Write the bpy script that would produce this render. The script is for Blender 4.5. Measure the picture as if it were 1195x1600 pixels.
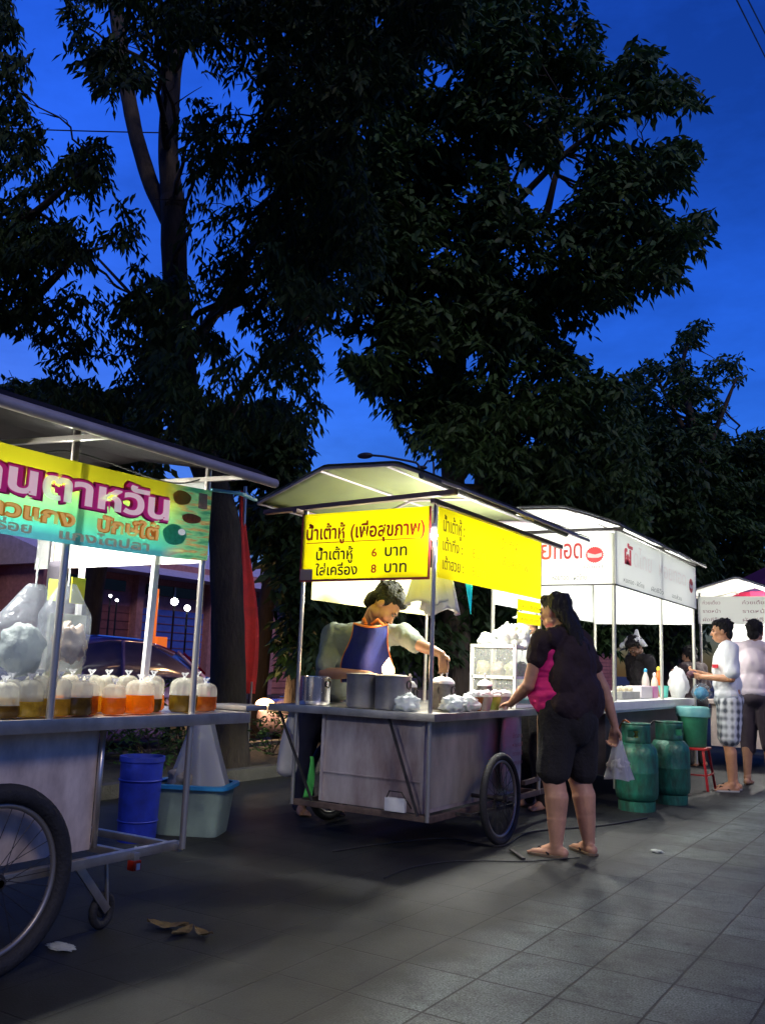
import bpy, bmesh, math, random
import numpy as np
from mathutils import Vector, Matrix, noise as mnoise
R_ = random.Random(7)
rad = math.radians
for o in list(bpy.data.objects): bpy.data.objects.remove(o)
sc = bpy.context.scene
COL = sc.collection

# ---------------------------------------------------------------- camera
cam_d = bpy.data.cameras.new('camera')
cam = bpy.data.objects.new('camera', cam_d); COL.objects.link(cam)
AX = np.array([[0.84990134, -0.05869838, -0.52366232], [0.5256804, 0.16316994, 0.83488663], [0.03643946, -0.98485028, 0.16953494]])
CAMH = 1.1
cam.matrix_world = Matrix(((AX[0][0], -AX[0][1], -AX[0][2], 0), (AX[1][0], -AX[1][1], -AX[1][2], 0), (AX[2][0], -AX[2][1], -AX[2][2], CAMH), (0, 0, 0, 1)))
cam_d.sensor_fit = 'VERTICAL'; cam_d.sensor_height = 24.0
cam_d.lens = 24.0 * 1400 / 1600
cam_d.clip_start = 0.05; cam_d.clip_end = 2000
sc.camera = cam
# ---------------------------------------------------------------- sky and dusk light
SUN_EL, SUN_ROT = rad(3.5), rad(-62)
w = bpy.data.worlds.new('World'); sc.world = w; w.use_nodes = True
nt = w.node_tree; nt.nodes.clear()
bg = nt.nodes.new('ShaderNodeBackground'); ow = nt.nodes.new('ShaderNodeOutputWorld')
sky = nt.nodes.new('ShaderNodeTexSky'); sky.sky_type = 'NISHITA'; sky.sun_disc = False
sky.sun_elevation = SUN_EL; sky.sun_rotation = SUN_ROT; sky.ozone_density = 6.0; sky.air_density = 1.6; sky.dust_density = 0.4
tint = nt.nodes.new('ShaderNodeMix'); tint.data_type = 'RGBA'; tint.blend_type = 'MULTIPLY'; tint.inputs[0].default_value = 1.0
tint.inputs[7].default_value = (0.27, 0.45, 1.2, 1)
# faint dusk cloud mottling
tcw = nt.nodes.new('ShaderNodeTexCoord'); nzw = nt.nodes.new('ShaderNodeTexNoise'); nzw.inputs['Scale'].default_value = 3.4; nzw.inputs['Detail'].default_value = 9; nzw.inputs['Roughness'].default_value = 0.62
mpw = nt.nodes.new('ShaderNodeMapping'); mpw.inputs['Scale'].default_value = (1, 1, 2.4)
crw = nt.nodes.new('ShaderNodeMapRange'); crw.inputs[1].default_value = 0.3; crw.inputs[2].default_value = 0.7; crw.inputs[3].default_value = 0.66; crw.inputs[4].default_value = 1.25
ml = nt.nodes.new('ShaderNodeMix'); ml.data_type = 'RGBA'; ml.blend_type = 'MULTIPLY'; ml.inputs[0].default_value = 1.0
nt.links.new(tcw.outputs['Generated'], mpw.inputs['Vector']); nt.links.new(mpw.outputs[0], nzw.inputs['Vector'])
nt.links.new(nzw.outputs['Fac'], crw.inputs[0]); nt.links.new(sky.outputs[0], tint.inputs[6])
nt.links.new(tint.outputs[2], ml.inputs[6]); nt.links.new(crw.outputs[0], ml.inputs[7])
nt.links.new(ml.outputs[2], bg.inputs['Color']); nt.links.new(bg.outputs[0], ow.inputs['Surface'])
bg.inputs['Strength'].default_value = 0.15
sd = bpy.data.lights.new('side_fill', 'SUN'); sd.energy = 0.30; sd.angle = rad(14); sd.color = (1.0, 0.86, 0.74)  # soft fill from the right, standing in for unseen street lamps
so = bpy.data.objects.new('side_fill', sd); COL.objects.link(so); so.rotation_euler = Vector((0.66, -0.40, 0.64)).to_track_quat('Z', 'Y').to_euler(); so['kind'] = 'structure'
sc.view_settings.view_transform = 'Standard'; sc.view_settings.look = 'None'; sc.view_settings.exposure = 1.6; sc.view_settings.gamma = 1.0
sc.render.engine = 'CYCLES'
sc.cycles.use_denoising = True
sc.cycles.max_bounces = 8; sc.cycles.transparent_max_bounces = 24; sc.cycles.sample_clamp_indirect = 2.0

# ---------------------------------------------------------------- points read off the photograph (1195 x 1600)
def ray(px, py): return AX @ np.array([px - 597.5, py - 800.0, 1400.0])
def GZ(px, py, z):
    d = ray(px, py); t = (z - CAMH) / d[2]; return Vector((d[0] * t, d[1] * t, z))
def GX(px, py, x):
    d = ray(px, py); t = x / d[0]; return Vector((x, d[1] * t, CAMH + d[2] * t))
def GY(px, py, y):
    d = ray(px, py); t = y / d[1]; return Vector((d[0] * t, y, CAMH + d[2] * t))
def GD(px, py, dist):
    d = ray(px, py) * (dist / 1400.0); return Vector((d[0], d[1], CAMH + d[2]))

# ---------------------------------------------------------------- materials
MATS = {}
def mat(name, col, rough=0.6, metal=0.0, var=0.0, vscale=8.0, bump=0.0, bscale=40.0, emit=None, estr=0.0, trans=0.0, alpha=1.0, transl=0.0, spec=0.5, col2=None, stretch=(1, 1, 1), sharp=False, coat=0.0):
    if name in MATS: return MATS[name]
    m = bpy.data.materials.new(name); m.use_nodes = True; n = m.node_tree; n.nodes.clear()
    out = n.nodes.new('ShaderNodeOutputMaterial'); b = n.nodes.new('ShaderNodeBsdfPrincipled')
    b.inputs['Base Color'].default_value = (*col, 1); b.inputs['Roughness'].default_value = rough; b.inputs['Metallic'].default_value = metal
    b.inputs['Specular IOR Level'].default_value = spec; b.inputs['Coat Weight'].default_value = coat
    if trans: b.inputs['Transmission Weight'].default_value = trans; b.inputs['IOR'].default_value = 1.2
    if emit: m.cycles.emission_sampling = 'NONE'
    if emit: b.inputs['Emission Color'].default_value = (*emit, 1); b.inputs['Emission Strength'].default_value = estr
    tc = n.nodes.new('ShaderNodeTexCoord'); mp = n.nodes.new('ShaderNodeMapping'); mp.inputs['Scale'].default_value = stretch
    n.links.new(tc.outputs['Object'], mp.inputs['Vector'])
    if var or col2:
        nz = n.nodes.new('ShaderNodeTexNoise'); nz.inputs['Scale'].default_value = vscale; nz.inputs['Detail'].default_value = 6; nz.inputs['Roughness'].default_value = 0.65
        n.links.new(mp.outputs[0], nz.inputs['Vector'])
        r = n.nodes.new('ShaderNodeValToRGB'); e = r.color_ramp.elements
        e[0].position, e[1].position = (0.46, 0.54) if sharp else (0.32, 0.68)
        c2 = col2 if col2 else tuple(c * (1 - var) for c in col)
        e[0].color = (*c2, 1); e[1].color = (*[min(1, c * (1 + var * 0.5)) for c in col], 1)
        n.links.new(nz.outputs['Fac'], r.inputs[0]); n.links.new(r.outputs[0], b.inputs['Base Color'])
        mr = n.nodes.new('ShaderNodeMapRange'); mr.inputs[3].default_value = max(0.03, rough - 0.12); mr.inputs[4].default_value = min(1, rough + 0.12)
        n.links.new(nz.outputs['Fac'], mr.inputs[0]); n.links.new(mr.outputs[0], b.inputs['Roughness'])
    if bump:
        nb = n.nodes.new('ShaderNodeTexNoise'); nb.inputs['Scale'].default_value = bscale; nb.inputs['Detail'].default_value = 4
        n.links.new(mp.outputs[0], nb.inputs['Vector'])
        bp = n.nodes.new('ShaderNodeBump'); bp.inputs['Strength'].default_value = bump; bp.inputs['Distance'].default_value = 0.02
        n.links.new(nb.outputs['Fac'], bp.inputs['Height']); n.links.new(bp.outputs[0], b.inputs['Normal'])
    last = b.outputs[0]
    if transl:
        t = n.nodes.new('ShaderNodeBsdfTranslucent'); t.inputs[0].default_value = (*col, 1)
        mx = n.nodes.new('ShaderNodeMixShader'); mx.inputs[0].default_value = transl
        n.links.new(last, mx.inputs[1]); n.links.new(t.outputs[0], mx.inputs[2]); last = mx.outputs[0]
    if alpha < 1:
        t = n.nodes.new('ShaderNodeBsdfTransparent'); mx = n.nodes.new('ShaderNodeMixShader'); mx.inputs[0].default_value = alpha
        n.links.new(t.outputs[0], mx.inputs[1]); n.links.new(last, mx.inputs[2]); last = mx.outputs[0]
    n.links.new(last, out.inputs['Surface'])
    MATS[name] = m; return m

# ---------------------------------------------------------------- mesh builder
class MB:
    def __init__(s): s.v = []; s.f = []; s.mi = []; s.cur = 0
    def add(s, vs, fs):
        k = len(s.v); s.v += [tuple(p) for p in vs]
        for f in fs: s.f.append(tuple(i + k for i in f)); s.mi.append(s.cur)
        return s
    def box(s, x0, x1, y0, y1, z0, z1):
        return s.add([(x0, y0, z0), (x1, y0, z0), (x1, y1, z0), (x0, y1, z0), (x0, y0, z1), (x1, y0, z1), (x1, y1, z1), (x0, y1, z1)],
                     [(0, 3, 2, 1), (4, 5, 6, 7), (0, 1, 5, 4), (1, 2, 6, 5), (2, 3, 7, 6), (3, 0, 4, 7)])
    def bar(s, a, b, wx, wy=None):      # rectangular bar between two points
        a = Vector(a); b = Vector(b); d = (b - a).normalized(); wy = wy or wx
        u = d.cross(Vector((0, 0, 1)) if abs(d.z) < .9 else Vector((1, 0, 0))).normalized(); v = d.cross(u)
        P = [p + u * (i * wx / 2) + v * (j * wy / 2) for p in (a, b) for i, j in ((-1, -1), (1, -1), (1, 1), (-1, 1))]
        return s.add(P, [(0, 1, 2, 3), (7, 6, 5, 4), (0, 4, 5, 1), (1, 5, 6, 2), (2, 6, 7, 3), (3, 7, 4, 0)])
    def tube(s, pts, r, n=8, caps=True):
        pts = [Vector(p) for p in pts]; m = len(pts)
        rr = r if isinstance(r, (list, tuple)) else [r] * m
        vs = []; fs = []; u = None
        for i, p in enumerate(pts):
            d = (pts[min(i + 1, m - 1)] - pts[max(i - 1, 0)]).normalized()
            if u is None: u = d.cross(Vector((0, 0, 1)) if abs(d.z) < .9 else Vector((1, 0, 0))).normalized()
            else: u = (u - d * u.dot(d)).normalized()
            v = d.cross(u)
            for k in range(n):
                a = 2 * math.pi * k / n; vs.append(p + (u * math.cos(a) + v * math.sin(a)) * rr[i])
        for i in range(m - 1):
            for k in range(n):
                k2 = (k + 1) % n; fs.append((i * n + k, i * n + k2, (i + 1) * n + k2, (i + 1) * n + k))
        if caps: fs.append(tuple(range(n - 1, -1, -1))); fs.append(tuple((m - 1) * n + k for k in range(n)))
        return s.add(vs, fs)
    def lathe(s, prof, c=(0, 0, 0), n=24, M=None, wob=0.0, seed=0, caps=True):
        vs = []; fs = []; c = Vector(c); m = len(prof)
        for (r, z) in prof:
            for k in range(n):
                a = 2 * math.pi * k / n; q = r
                if wob: q = r * (1 + wob * mnoise.noise(Vector((math.cos(a) * 1.5 + seed, math.sin(a) * 1.5, z * 14 + seed))))
                p = Vector((q * math.cos(a), q * math.sin(a), z)); vs.append((M @ p if M else p) + c)
        for i in range(m - 1):
            for k in range(n):
                k2 = (k + 1) % n; fs.append((i * n + k, i * n + k2, (i + 1) * n + k2, (i + 1) * n + k))
        if caps: fs.append(tuple(range(n - 1, -1, -1))); fs.append(tuple((m - 1) * n + k for k in range(n)))
        return s.add(vs, fs)
    def ell(s, c, r, n=12, M=None):
        prof = [(math.sin(math.pi * i / n) + 1e-4, -math.cos(math.pi * i / n)) for i in range(n + 1)]
        S = Matrix.Diagonal(Vector(r if not isinstance(r, (int, float)) else (r, r, r)))
        return s.lathe(prof, c, n * 2 if n < 9 else 16, (M @ S) if M else S)
    def torus(s, c, axis, R, r, n=40, m=8):
        A = Vector(axis).normalized(); u = A.cross(Vector((0, 0, 1)) if abs(A.z) < .9 else Vector((1, 0, 0))).normalized(); v = A.cross(u); c = Vector(c)
        vs = []; fs = []
        for i in range(n):
            a = 2 * math.pi * i / n; d = u * math.cos(a) + v * math.sin(a)
            for k in range(m):
                b = 2 * math.pi * k / m; vs.append(c + d * (R + r * math.cos(b)) + A * (r * math.sin(b)))
        for i in range(n):
            for k in range(m):
                fs.append((i * m + k, i * m + (k + 1) % m, ((i + 1) % n) * m + (k + 1) % m, ((i + 1) % n) * m + k))
        return s.add(vs, fs)
    def prism(s, poly, ext):           # poly: list of 3D points (planar), ext: vector
        n = len(poly); e = Vector(ext); P = [Vector(p) for p in poly]
        return s.add(P + [p + e for p in P], [tuple(range(n - 1, -1, -1)), tuple(range(n, 2 * n))] + [(i, (i + 1) % n, n + (i + 1) % n, n + i) for i in range(n)])
    def grid(s, fn, nu, nv):
        vs = [fn(i / nu, j / nv) for j in range(nv + 1) for i in range(nu + 1)]
        return s.add(vs, [(j * (nu + 1) + i, j * (nu + 1) + i + 1, (j + 1) * (nu + 1) + i + 1, (j + 1) * (nu + 1) + i) for j in range(nv) for i in range(nu)])
    def build(s, name, mats, parent=None, smooth=False, bevel=0.0, thick=0.0):
        me = bpy.data.meshes.new(name)
        off = wloc(parent) if parent else Vector((0, 0, 0))
        me.from_pydata([(p[0] - off.x, p[1] - off.y, p[2] - off.z) for p in s.v], [], s.f)
        if not isinstance(mats, (list, tuple)): mats = [mats]
        for m in mats: me.materials.append(m)
        if len(mats) > 1: me.polygons.foreach_set('material_index', s.mi)
        bm = bmesh.new(); bm.from_mesh(me)
        bmesh.ops.recalc_face_normals(bm, faces=bm.faces)
        if bevel:
            ed = [e for e in bm.edges if len(e.link_faces) == 2 and e.calc_face_angle(0) > 0.6]
            bmesh.ops.bevel(bm, geom=ed, offset=bevel, segments=2, profile=0.7, affect='EDGES', clamp_overlap=True)
        bm.to_mesh(me); bm.free()
        if smooth is True: me.shade_smooth()
        elif smooth or bevel: me.shade_smooth(); me.set_sharp_from_angle(angle=rad(40))
        ob = bpy.data.objects.new(name, me); COL.objects.link(ob)
        if parent: ob.parent = parent
        if thick:
            md = ob.modifiers.new('t', 'SOLIDIFY'); md.thickness = thick; md.offset = 0
        return ob
def wloc(o):
    v = Vector((0, 0, 0))
    while o: v += o.location; o = o.parent
    return v
def tag(o, label=None, cat=None, group=None, kind=None):
    if label: o['label'] = label
    if cat: o['category'] = cat
    if group: o['group'] = group
    if kind: o['kind'] = kind
    return o
def thing(name, label, cat, loc=(0, 0, 0), group=None, rz=0):
    o = bpy.data.objects.new(name, None); o.empty_display_size = 0.1; COL.objects.link(o); o.location = loc; o.rotation_euler.z = rz
    return tag(o, label, cat, group)
def copy_tree(o, parent=None):
    c = o.copy(); COL.objects.link(c); c.parent = parent
    for ch in list(o.children): copy_tree(ch, c)
    return c

# union of rounded primitives -> one continuous skin
def blob(prims, voxel=0.01, smooth=4, fold=0.0, fscale=9.0, fstretch=(1, 1, 0.45), seed=0, sub=False):
    mb = MB()
    for p in prims:
        if p[0] == 'c':
            _, a, b, ra, rb = p[:5]; fl = p[5] if len(p) > 5 else None
            a = Vector(a); b = Vector(b); L = (b - a).length; pr = []
            for i in range(5): t = math.pi / 2 * i / 4; pr.append((ra * math.sin(t) + 1e-4, -ra * math.cos(t)))
            for i in range(1, 5): t = math.pi / 2 * i / 4; pr.append((rb * math.cos(t) + 1e-4, L + rb * math.sin(t)))
            q = Vector((0, 0, 1)).rotation_difference((b - a).normalized()).to_matrix() if L > 1e-6 else Matrix.Identity(3)
            if fl: q = q @ Matrix.Diagonal(Vector((fl[0], fl[1], 1)))
            mb.lathe(pr, a, 16, q)
        else:
            mb.ell(p[1], p[2], 12, p[3] if len(p) > 3 else None)
    me = bpy.data.meshes.new('t'); me.from_pydata(mb.v, [], mb.f)
    ob = bpy.data.objects.new('t', me); COL.objects.link(ob)
    md = ob.modifiers.new('r', 'REMESH'); md.mode = 'VOXEL'; md.voxel_size = voxel
    if smooth: ms = ob.modifiers.new('s', 'SMOOTH'); ms.factor = 0.5; ms.iterations = smooth
    dg = bpy.context.evaluated_depsgraph_get(); dg.update()
    r = bpy.data.meshes.new_from_object(ob.evaluated_get(dg))
    bpy.data.objects.remove(ob)
    if fold:
        n = len(r.vertices); co = np.empty(n * 3, 'f'); no = np.empty(n * 3, 'f')
        r.vertices.foreach_get('co', co); r.vertex_normals.foreach_get('vector', no); co = co.reshape(-1, 3); no = no.reshape(-1, 3)
        for i in range(n):
            c = co[i]
            k = mnoise.noise(Vector((c[0] * fscale * fstretch[0] + seed, c[1] * fscale * fstretch[1], c[2] * fscale * fstretch[2] + seed)))
            k2 = mnoise.noise(Vector((c[0] * fscale * 2.3 * fstretch[0] + seed, c[1] * fscale * 2.3, c[2] * fscale * 2.3 * fstretch[2])))
            co[i] += no[i] * fold * (k + 0.5 * k2)
        r.vertices.foreach_set('co', co.ravel())
    r.shade_smooth()
    return r
def blob_obj(name, prims, m, parent, **k):
    me = blob(prims, **k); me.name = name; me.materials.append(m)
    ob = bpy.data.objects.new(name, me); COL.objects.link(ob)
    if parent: ob.parent = parent
    return ob

# lettering: Thai and latin glyphs turned into thin real meshes
def glyphs(s, bold=0.0, squash=1.0, res=4):
    cu = bpy.data.curves.new('g', 'FONT'); cu.body = s; cu.size = 1.0; cu.resolution_u = res; cu.offset = bold; cu.extrude = 0.0
    ob = bpy.data.objects.new('g', cu); COL.objects.link(ob)
    dg = bpy.context.evaluated_depsgraph_get(); dg.update()
    me = bpy.data.meshes.new_from_object(ob.evaluated_get(dg)); bpy.data.objects.remove(ob)
    vs = [v.co.copy() for v in me.vertices]; fs = [tuple(p.vertices) for p in me.polygons]
    return vs, fs
def text(mb, s, org, u, v, width, height=None, bold=0.0, nrm=(0, 0, 0), curve=None, marks=()):
    # s set between org and org+u*width ; height = height of the whole line's letters
    vs, fs = glyphs(s, bold)
    if not vs: return
    for (txt, xf, yf) in marks: pass
    x0 = min(p.x for p in vs); x1 = max(p.x for p in vs)
    k = width / (x1 - x0); kv = k if height is None else height
    u = Vector(u); v = Vector(v); org = Vector(org); nn = Vector(nrm)
    out = []
    for p in vs:
        q = org + u * ((p.x - x0) * k) + v * (p.y * kv) + nn
        if curve: q = curve(q)
        out.append(q)
    mb.add(out, fs)
# ================================================================ materials
STEEL = mat('steel', (0.55, 0.52, 0.48), 0.36, 0.85, var=0.3, vscale=5, bump=0.12, bscale=9)
SHEET = mat('galvanised_sheet', (0.80, 0.69, 0.60), 0.5, 0.2, var=0.4, vscale=4.5, bump=0.5, bscale=4.5, col2=(0.42, 0.33, 0.29), stretch=(1, 1, .5))
SHEETD = mat('worn_sheet', (0.46, 0.42, 0.42), 0.5, 0.35, var=0.55, vscale=3.0, bump=0.35, bscale=3.0, col2=(0.20, 0.13, 0.13), stretch=(1, 1, 0.35))
POLE = mat('pole_steel', (0.58, 0.54, 0.48), 0.34, 0.85)
DARKM = mat('dark_iron', (0.05, 0.045, 0.045), 0.55, 0.5, var=0.4, vscale=14)
WHITEP = mat('white_paint', (0.78, 0.78, 0.76), 0.45, var=0.12, vscale=12)
RUBBER = mat('rubber', (0.018, 0.018, 0.02), 0.75, var=0.4, vscale=30, bump=0.3, bscale=80)
CANVAS = mat('canvas_roof', (0.095, 0.11, 0.05), 0.8, var=0.18, vscale=4, transl=0.1)
CANVASW = mat('canvas_white', (0.74, 0.77, 0.74), 0.8, var=0.22, vscale=3, transl=0.25, bump=.8, bscale=7)
ROOFG = mat('grey_roof_sheet', (0.022, 0.018, 0.022), 0.8, spec=.15, var=0.25, vscale=5, bump=0.2, bscale=14)
TARPD = mat('dark_tarp', (0.06, 0.065, 0.07), 0.75, var=0.3, vscale=6, bump=0.2, bscale=20)
YEL = mat('yellow_board', (0.95, 0.90, 0.004), 0.4, transl=0.55)
REDL = mat('red_letters', (0.42, 0.006, 0.008), 0.5)
BLKL = mat('black_letters', (0.015, 0.015, 0.012), 0.5)
GRNL = mat('olive_letters', (0.16, 0.15, 0.01), 0.5)
TILE_ = None
def tubes_light(name, loc, energy, radius, col=(1, 0.98, 0.9)):
    d = bpy.data.lights.new(name, 'POINT'); d.energy = energy; d.shadow_soft_size = radius; d.color = col
    o = bpy.data.objects.new(name, d); COL.objects.link(o); return o

# ================================================================ ground
def paving_mat():
    m = bpy.data.materials.new('paving'); m.use_nodes = True; n = m.node_tree; b = n.nodes['Principled BSDF']; L = n.links
    tc = n.nodes.new('ShaderNodeTexCoord'); mp = n.nodes.new('ShaderNodeMapping'); mp.inputs['Location'].default_value = (0.0, 0.04, 0)
    L.new(tc.outputs['Object'], mp.inputs[0])
    br = n.nodes.new('ShaderNodeTexBrick'); br.offset = 0.0; br.inputs['Scale'].default_value = 1.0
    br.inputs['Brick Width'].default_value = 0.3; br.inputs['Row Height'].default_value = 0.4; br.inputs['Mortar Size'].default_value = 0.006; br.inputs['Mortar Smooth'].default_value = 0.5
    br.inputs['Color1'].default_value = (0.122, 0.145, 0.140, 1); br.inputs['Color2'].default_value = (0.09, 0.106, 0.102, 1); br.inputs['Mortar'].default_value = (0.018, 0.016, 0.014, 1)
    nzd = n.nodes.new('ShaderNodeTexNoise'); nzd.inputs['Scale'].default_value = 3; nzd.inputs['Detail'].default_value = 3
    vm = n.nodes.new('ShaderNodeVectorMath'); vm.operation = 'MULTIPLY_ADD'; vm.inputs[1].default_value = (0.012,) * 3
    L.new(mp.outputs[0], nzd.inputs['Vector']); L.new(nzd.outputs['Color'], vm.inputs[0]); L.new(mp.outputs[0], vm.inputs[2]); L.new(vm.outputs[0], br.inputs['Vector'])
    nz = n.nodes.new('ShaderNodeTexNoise'); nz.inputs['Scale'].default_value = 1.1; nz.inputs['Detail'].default_value = 9; nz.inputs['Roughness'].default_value = 0.72
    r = n.nodes.new('ShaderNodeValToRGB'); r.color_ramp.elements[0].position = 0.3; r.color_ramp.elements[0].color = (0.38, 0.36, 0.34, 1); r.color_ramp.elements[1].position = 0.68; r.color_ramp.elements[1].color = (1.15, 1.15, 1.12, 1)
    L.new(tc.outputs['Object'], nz.inputs['Vector']); L.new(nz.outputs['Fac'], r.inputs[0])
    mx = n.nodes.new('ShaderNodeMix'); mx.data_type = 'RGBA'; mx.blend_type = 'MULTIPLY'; mx.inputs[0].default_value = 1
    L.new(br.outputs['Color'], mx.inputs[6]); L.new(r.outputs[0], mx.inputs[7])
    vo = n.nodes.new('ShaderNodeTexVoronoi'); vo.inputs['Scale'].default_value = 5.5; vo.inputs['Randomness'].default_value = 1.0; L.new(tc.outputs['Object'], vo.inputs['Vector'])
    vr = n.nodes.new('ShaderNodeMapRange'); vr.inputs[1].default_value = 0.06; vr.inputs[2].default_value = 0.12; vr.inputs[3].default_value = 0.45; vr.inputs[4].default_value = 1.0; L.new(vo.outputs['Distance'], vr.inputs[0])
    st_ = n.nodes.new('ShaderNodeTexNoise'); st_.inputs['Scale'].default_value = 4.0; st_.inputs['Detail'].default_value = 8; st_.inputs['Roughness'].default_value = 0.8; L.new(tc.outputs['Object'], st_.inputs['Vector'])
    sr = n.nodes.new('ShaderNodeMapRange'); sr.inputs[1].default_value = 0.35; sr.inputs[2].default_value = 0.55; sr.inputs[3].default_value = 0.42; sr.inputs[4].default_value = 1.15; L.new(st_.outputs['Fac'], sr.inputs[0])
    sm = n.nodes.new('ShaderNodeMath'); sm.operation = 'MULTIPLY'; L.new(vr.outputs[0], sm.inputs[0]); L.new(sr.outputs[0], sm.inputs[1])
    mxs = n.nodes.new('ShaderNodeMix'); mxs.data_type = 'RGBA'; mxs.blend_type = 'MULTIPLY'; mxs.inputs[0].default_value = 1; L.new(mx.outputs[2], mxs.inputs[6]); L.new(sm.outputs[0], mxs.inputs[7]); mx = mxs
    ng = n.nodes.new('ShaderNodeTexNoise'); ng.inputs['Scale'].default_value = 130; ng.inputs['Detail'].default_value = 3
    L.new(tc.outputs['Object'], ng.inputs['Vector'])
    rg = n.nodes.new('ShaderNodeMapRange'); rg.inputs[1].default_value = 0.3; rg.inputs[2].default_value = 0.7; rg.inputs[3].default_value = 0.25; rg.inputs[4].default_value = 1.8
    L.new(ng.outputs['Fac'], rg.inputs[0])
    mx2 = n.nodes.new('ShaderNodeMix'); mx2.data_type = 'RGBA'; mx2.blend_type = 'MULTIPLY'; mx2.inputs[0].default_value = 1
    L.new(mx.outputs[2], mx2.inputs[6]); L.new(rg.outputs[0], mx2.inputs[7]); L.new(mx2.outputs[2], b.inputs['Base Color'])
    # cart-side shade painted into the paving colour, with a ragged edge
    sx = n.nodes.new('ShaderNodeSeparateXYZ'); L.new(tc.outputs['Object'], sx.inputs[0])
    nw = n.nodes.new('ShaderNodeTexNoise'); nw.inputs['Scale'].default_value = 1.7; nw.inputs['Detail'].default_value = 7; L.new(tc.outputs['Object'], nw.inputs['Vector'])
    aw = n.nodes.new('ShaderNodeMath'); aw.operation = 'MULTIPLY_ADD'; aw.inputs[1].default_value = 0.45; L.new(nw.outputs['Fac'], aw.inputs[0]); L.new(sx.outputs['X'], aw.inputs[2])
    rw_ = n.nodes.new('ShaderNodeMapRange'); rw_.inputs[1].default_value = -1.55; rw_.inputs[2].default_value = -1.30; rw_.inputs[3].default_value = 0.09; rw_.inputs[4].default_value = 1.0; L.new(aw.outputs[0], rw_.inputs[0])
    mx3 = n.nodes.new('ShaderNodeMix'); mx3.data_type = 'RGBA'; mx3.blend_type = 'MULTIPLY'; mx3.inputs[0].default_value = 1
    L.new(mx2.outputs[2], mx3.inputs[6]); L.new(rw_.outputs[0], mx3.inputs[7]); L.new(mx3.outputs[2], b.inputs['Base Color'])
    rr = n.nodes.new('ShaderNodeMapRange'); rr.inputs[3].default_value = 0.55; rr.inputs[4].default_value = 0.9
    L.new(nz.outputs['Fac'], rr.inputs[0]); L.new(rr.outputs[0], b.inputs['Roughness'])
    bp = n.nodes.new('ShaderNodeBump'); bp.inputs['Strength'].default_value = 0.5; bp.inputs['Distance'].default_value = 0.006
    ad = n.nodes.new('ShaderNodeMath'); ad.operation = 'MULTIPLY_ADD'; ad.inputs[1].default_value = 0.4
    iv = n.nodes.new('ShaderNodeMath'); iv.operation = 'SUBTRACT'; iv.inputs[0].default_value = 1.0; L.new(br.outputs['Fac'], iv.inputs[1])
    L.new(ng.outputs['Fac'], ad.inputs[0]); L.new(iv.outputs[0], ad.inputs[2]); L.new(ad.outputs[0], bp.inputs['Height']); L.new(bp.outputs[0], b.inputs['Normal'])
    return m
GROUNDM = mat('far_ground', (0.06, 0.055, 0.045), 0.95, var=0.4, vscale=2)
SOIL = mat('soil', (0.055, 0.045, 0.03), 0.95, var=0.6, vscale=7, bump=0.8, bscale=30, col2=(0.02, 0.022, 0.012))
ASPH = mat('asphalt', (0.05, 0.05, 0.052), 0.85, var=0.3, vscale=9, bump=0.4, bscale=150)
KERB = mat('kerb_concrete', (0.07, 0.068, 0.062), 0.85, var=0.4, vscale=6, bump=0.3, bscale=60)
MB().add([(-700, -700, -0.16), (700, -700, -0.16), (700, 700, -0.16), (-700, 700, -0.16)], [(0, 1, 2, 3)]).build('ground', GROUNDM)['kind'] = 'structure'
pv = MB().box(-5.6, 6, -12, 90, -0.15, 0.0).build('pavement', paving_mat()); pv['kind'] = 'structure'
kb = MB()
for i in range(52): kb.box(-5.72, -5.6, -12 + i * 2 + 0.004, -12 + i * 2 + 1.996, -0.15, 0.11)
kb.build('kerb', KERB, bevel=0.012)['kind'] = 'structure'
vg = MB().grid(lambda u, v: Vector((-7.5 + 1.78 * u, -12 + 102 * v, 0.03 + 0.05 * mnoise.noise(Vector((u * 3, v * 60, 0))))), 12, 400).build('planting_strip', SOIL, smooth=True); vg['kind'] = 'structure'
kb = MB()
for i in range(52): kb.box(-7.66, -7.5, -12 + i * 2 + 0.004, -12 + i * 2 + 1.996, -0.15, 0.09)
kb.build('road_kerb', KERB, bevel=0.012)['kind'] = 'structure'
MB().add([(-17, -30, -0.1), (-7.66, -30, -0.1), (-7.66, 160, -0.1), (-17, 160, -0.1)], [(0, 1, 2, 3)]).build('road', ASPH)['kind'] = 'structure'
MB().box(-21, -17, -30, 160, -0.15, 0.03).build('far_pavement', KERB)['kind'] = 'structure'

# ================================================================ bicycle type wheel with axle along X
def wheel(parent, c, R, tw=0.022, spokes=28, name='wheel', tilt=0.0):
    c = Vector(c); ax = Vector((math.cos(tilt), 0, math.sin(tilt)))
    u = Vector((0, 1, 0)); v = ax.cross(u)
    t = MB().torus(c, ax, R - tw, tw, 56, 10).build(name, RUBBER, parent, smooth=True)
    rb = MB().torus(c, ax, R - 2 * tw - 0.006, 0.011, 56, 8).build('rim', mat('dull_rim', (0.3, 0.28, 0.26), .4, .7), t, smooth=True)
    s = MB()
    for i in range(spokes):
        a = 2 * math.pi * i / spokes; sd_ = 0.03 if i % 2 else -0.03; a2 = a + (0.5 if (i // 2) % 2 else -0.5)
        s.tube([c + ax * sd_ + (u * math.cos(a2) + v * math.sin(a2)) * 0.022, c + (u * math.cos(a) + v * math.sin(a)) * (R - 2 * tw - 0.008)], 0.0016, 5)
    s.build('spokes', DARKM, t)
    MB().tube([c - ax * 0.05, c + ax * 0.05], 0.02, 14).tube([c - ax * 0.035, c - ax * 0.028], 0.03, 14).tube([c + ax * 0.028, c + ax * 0.035], 0.03, 14).build('hub', DARKM, t, smooth='a')
    return t

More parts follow.
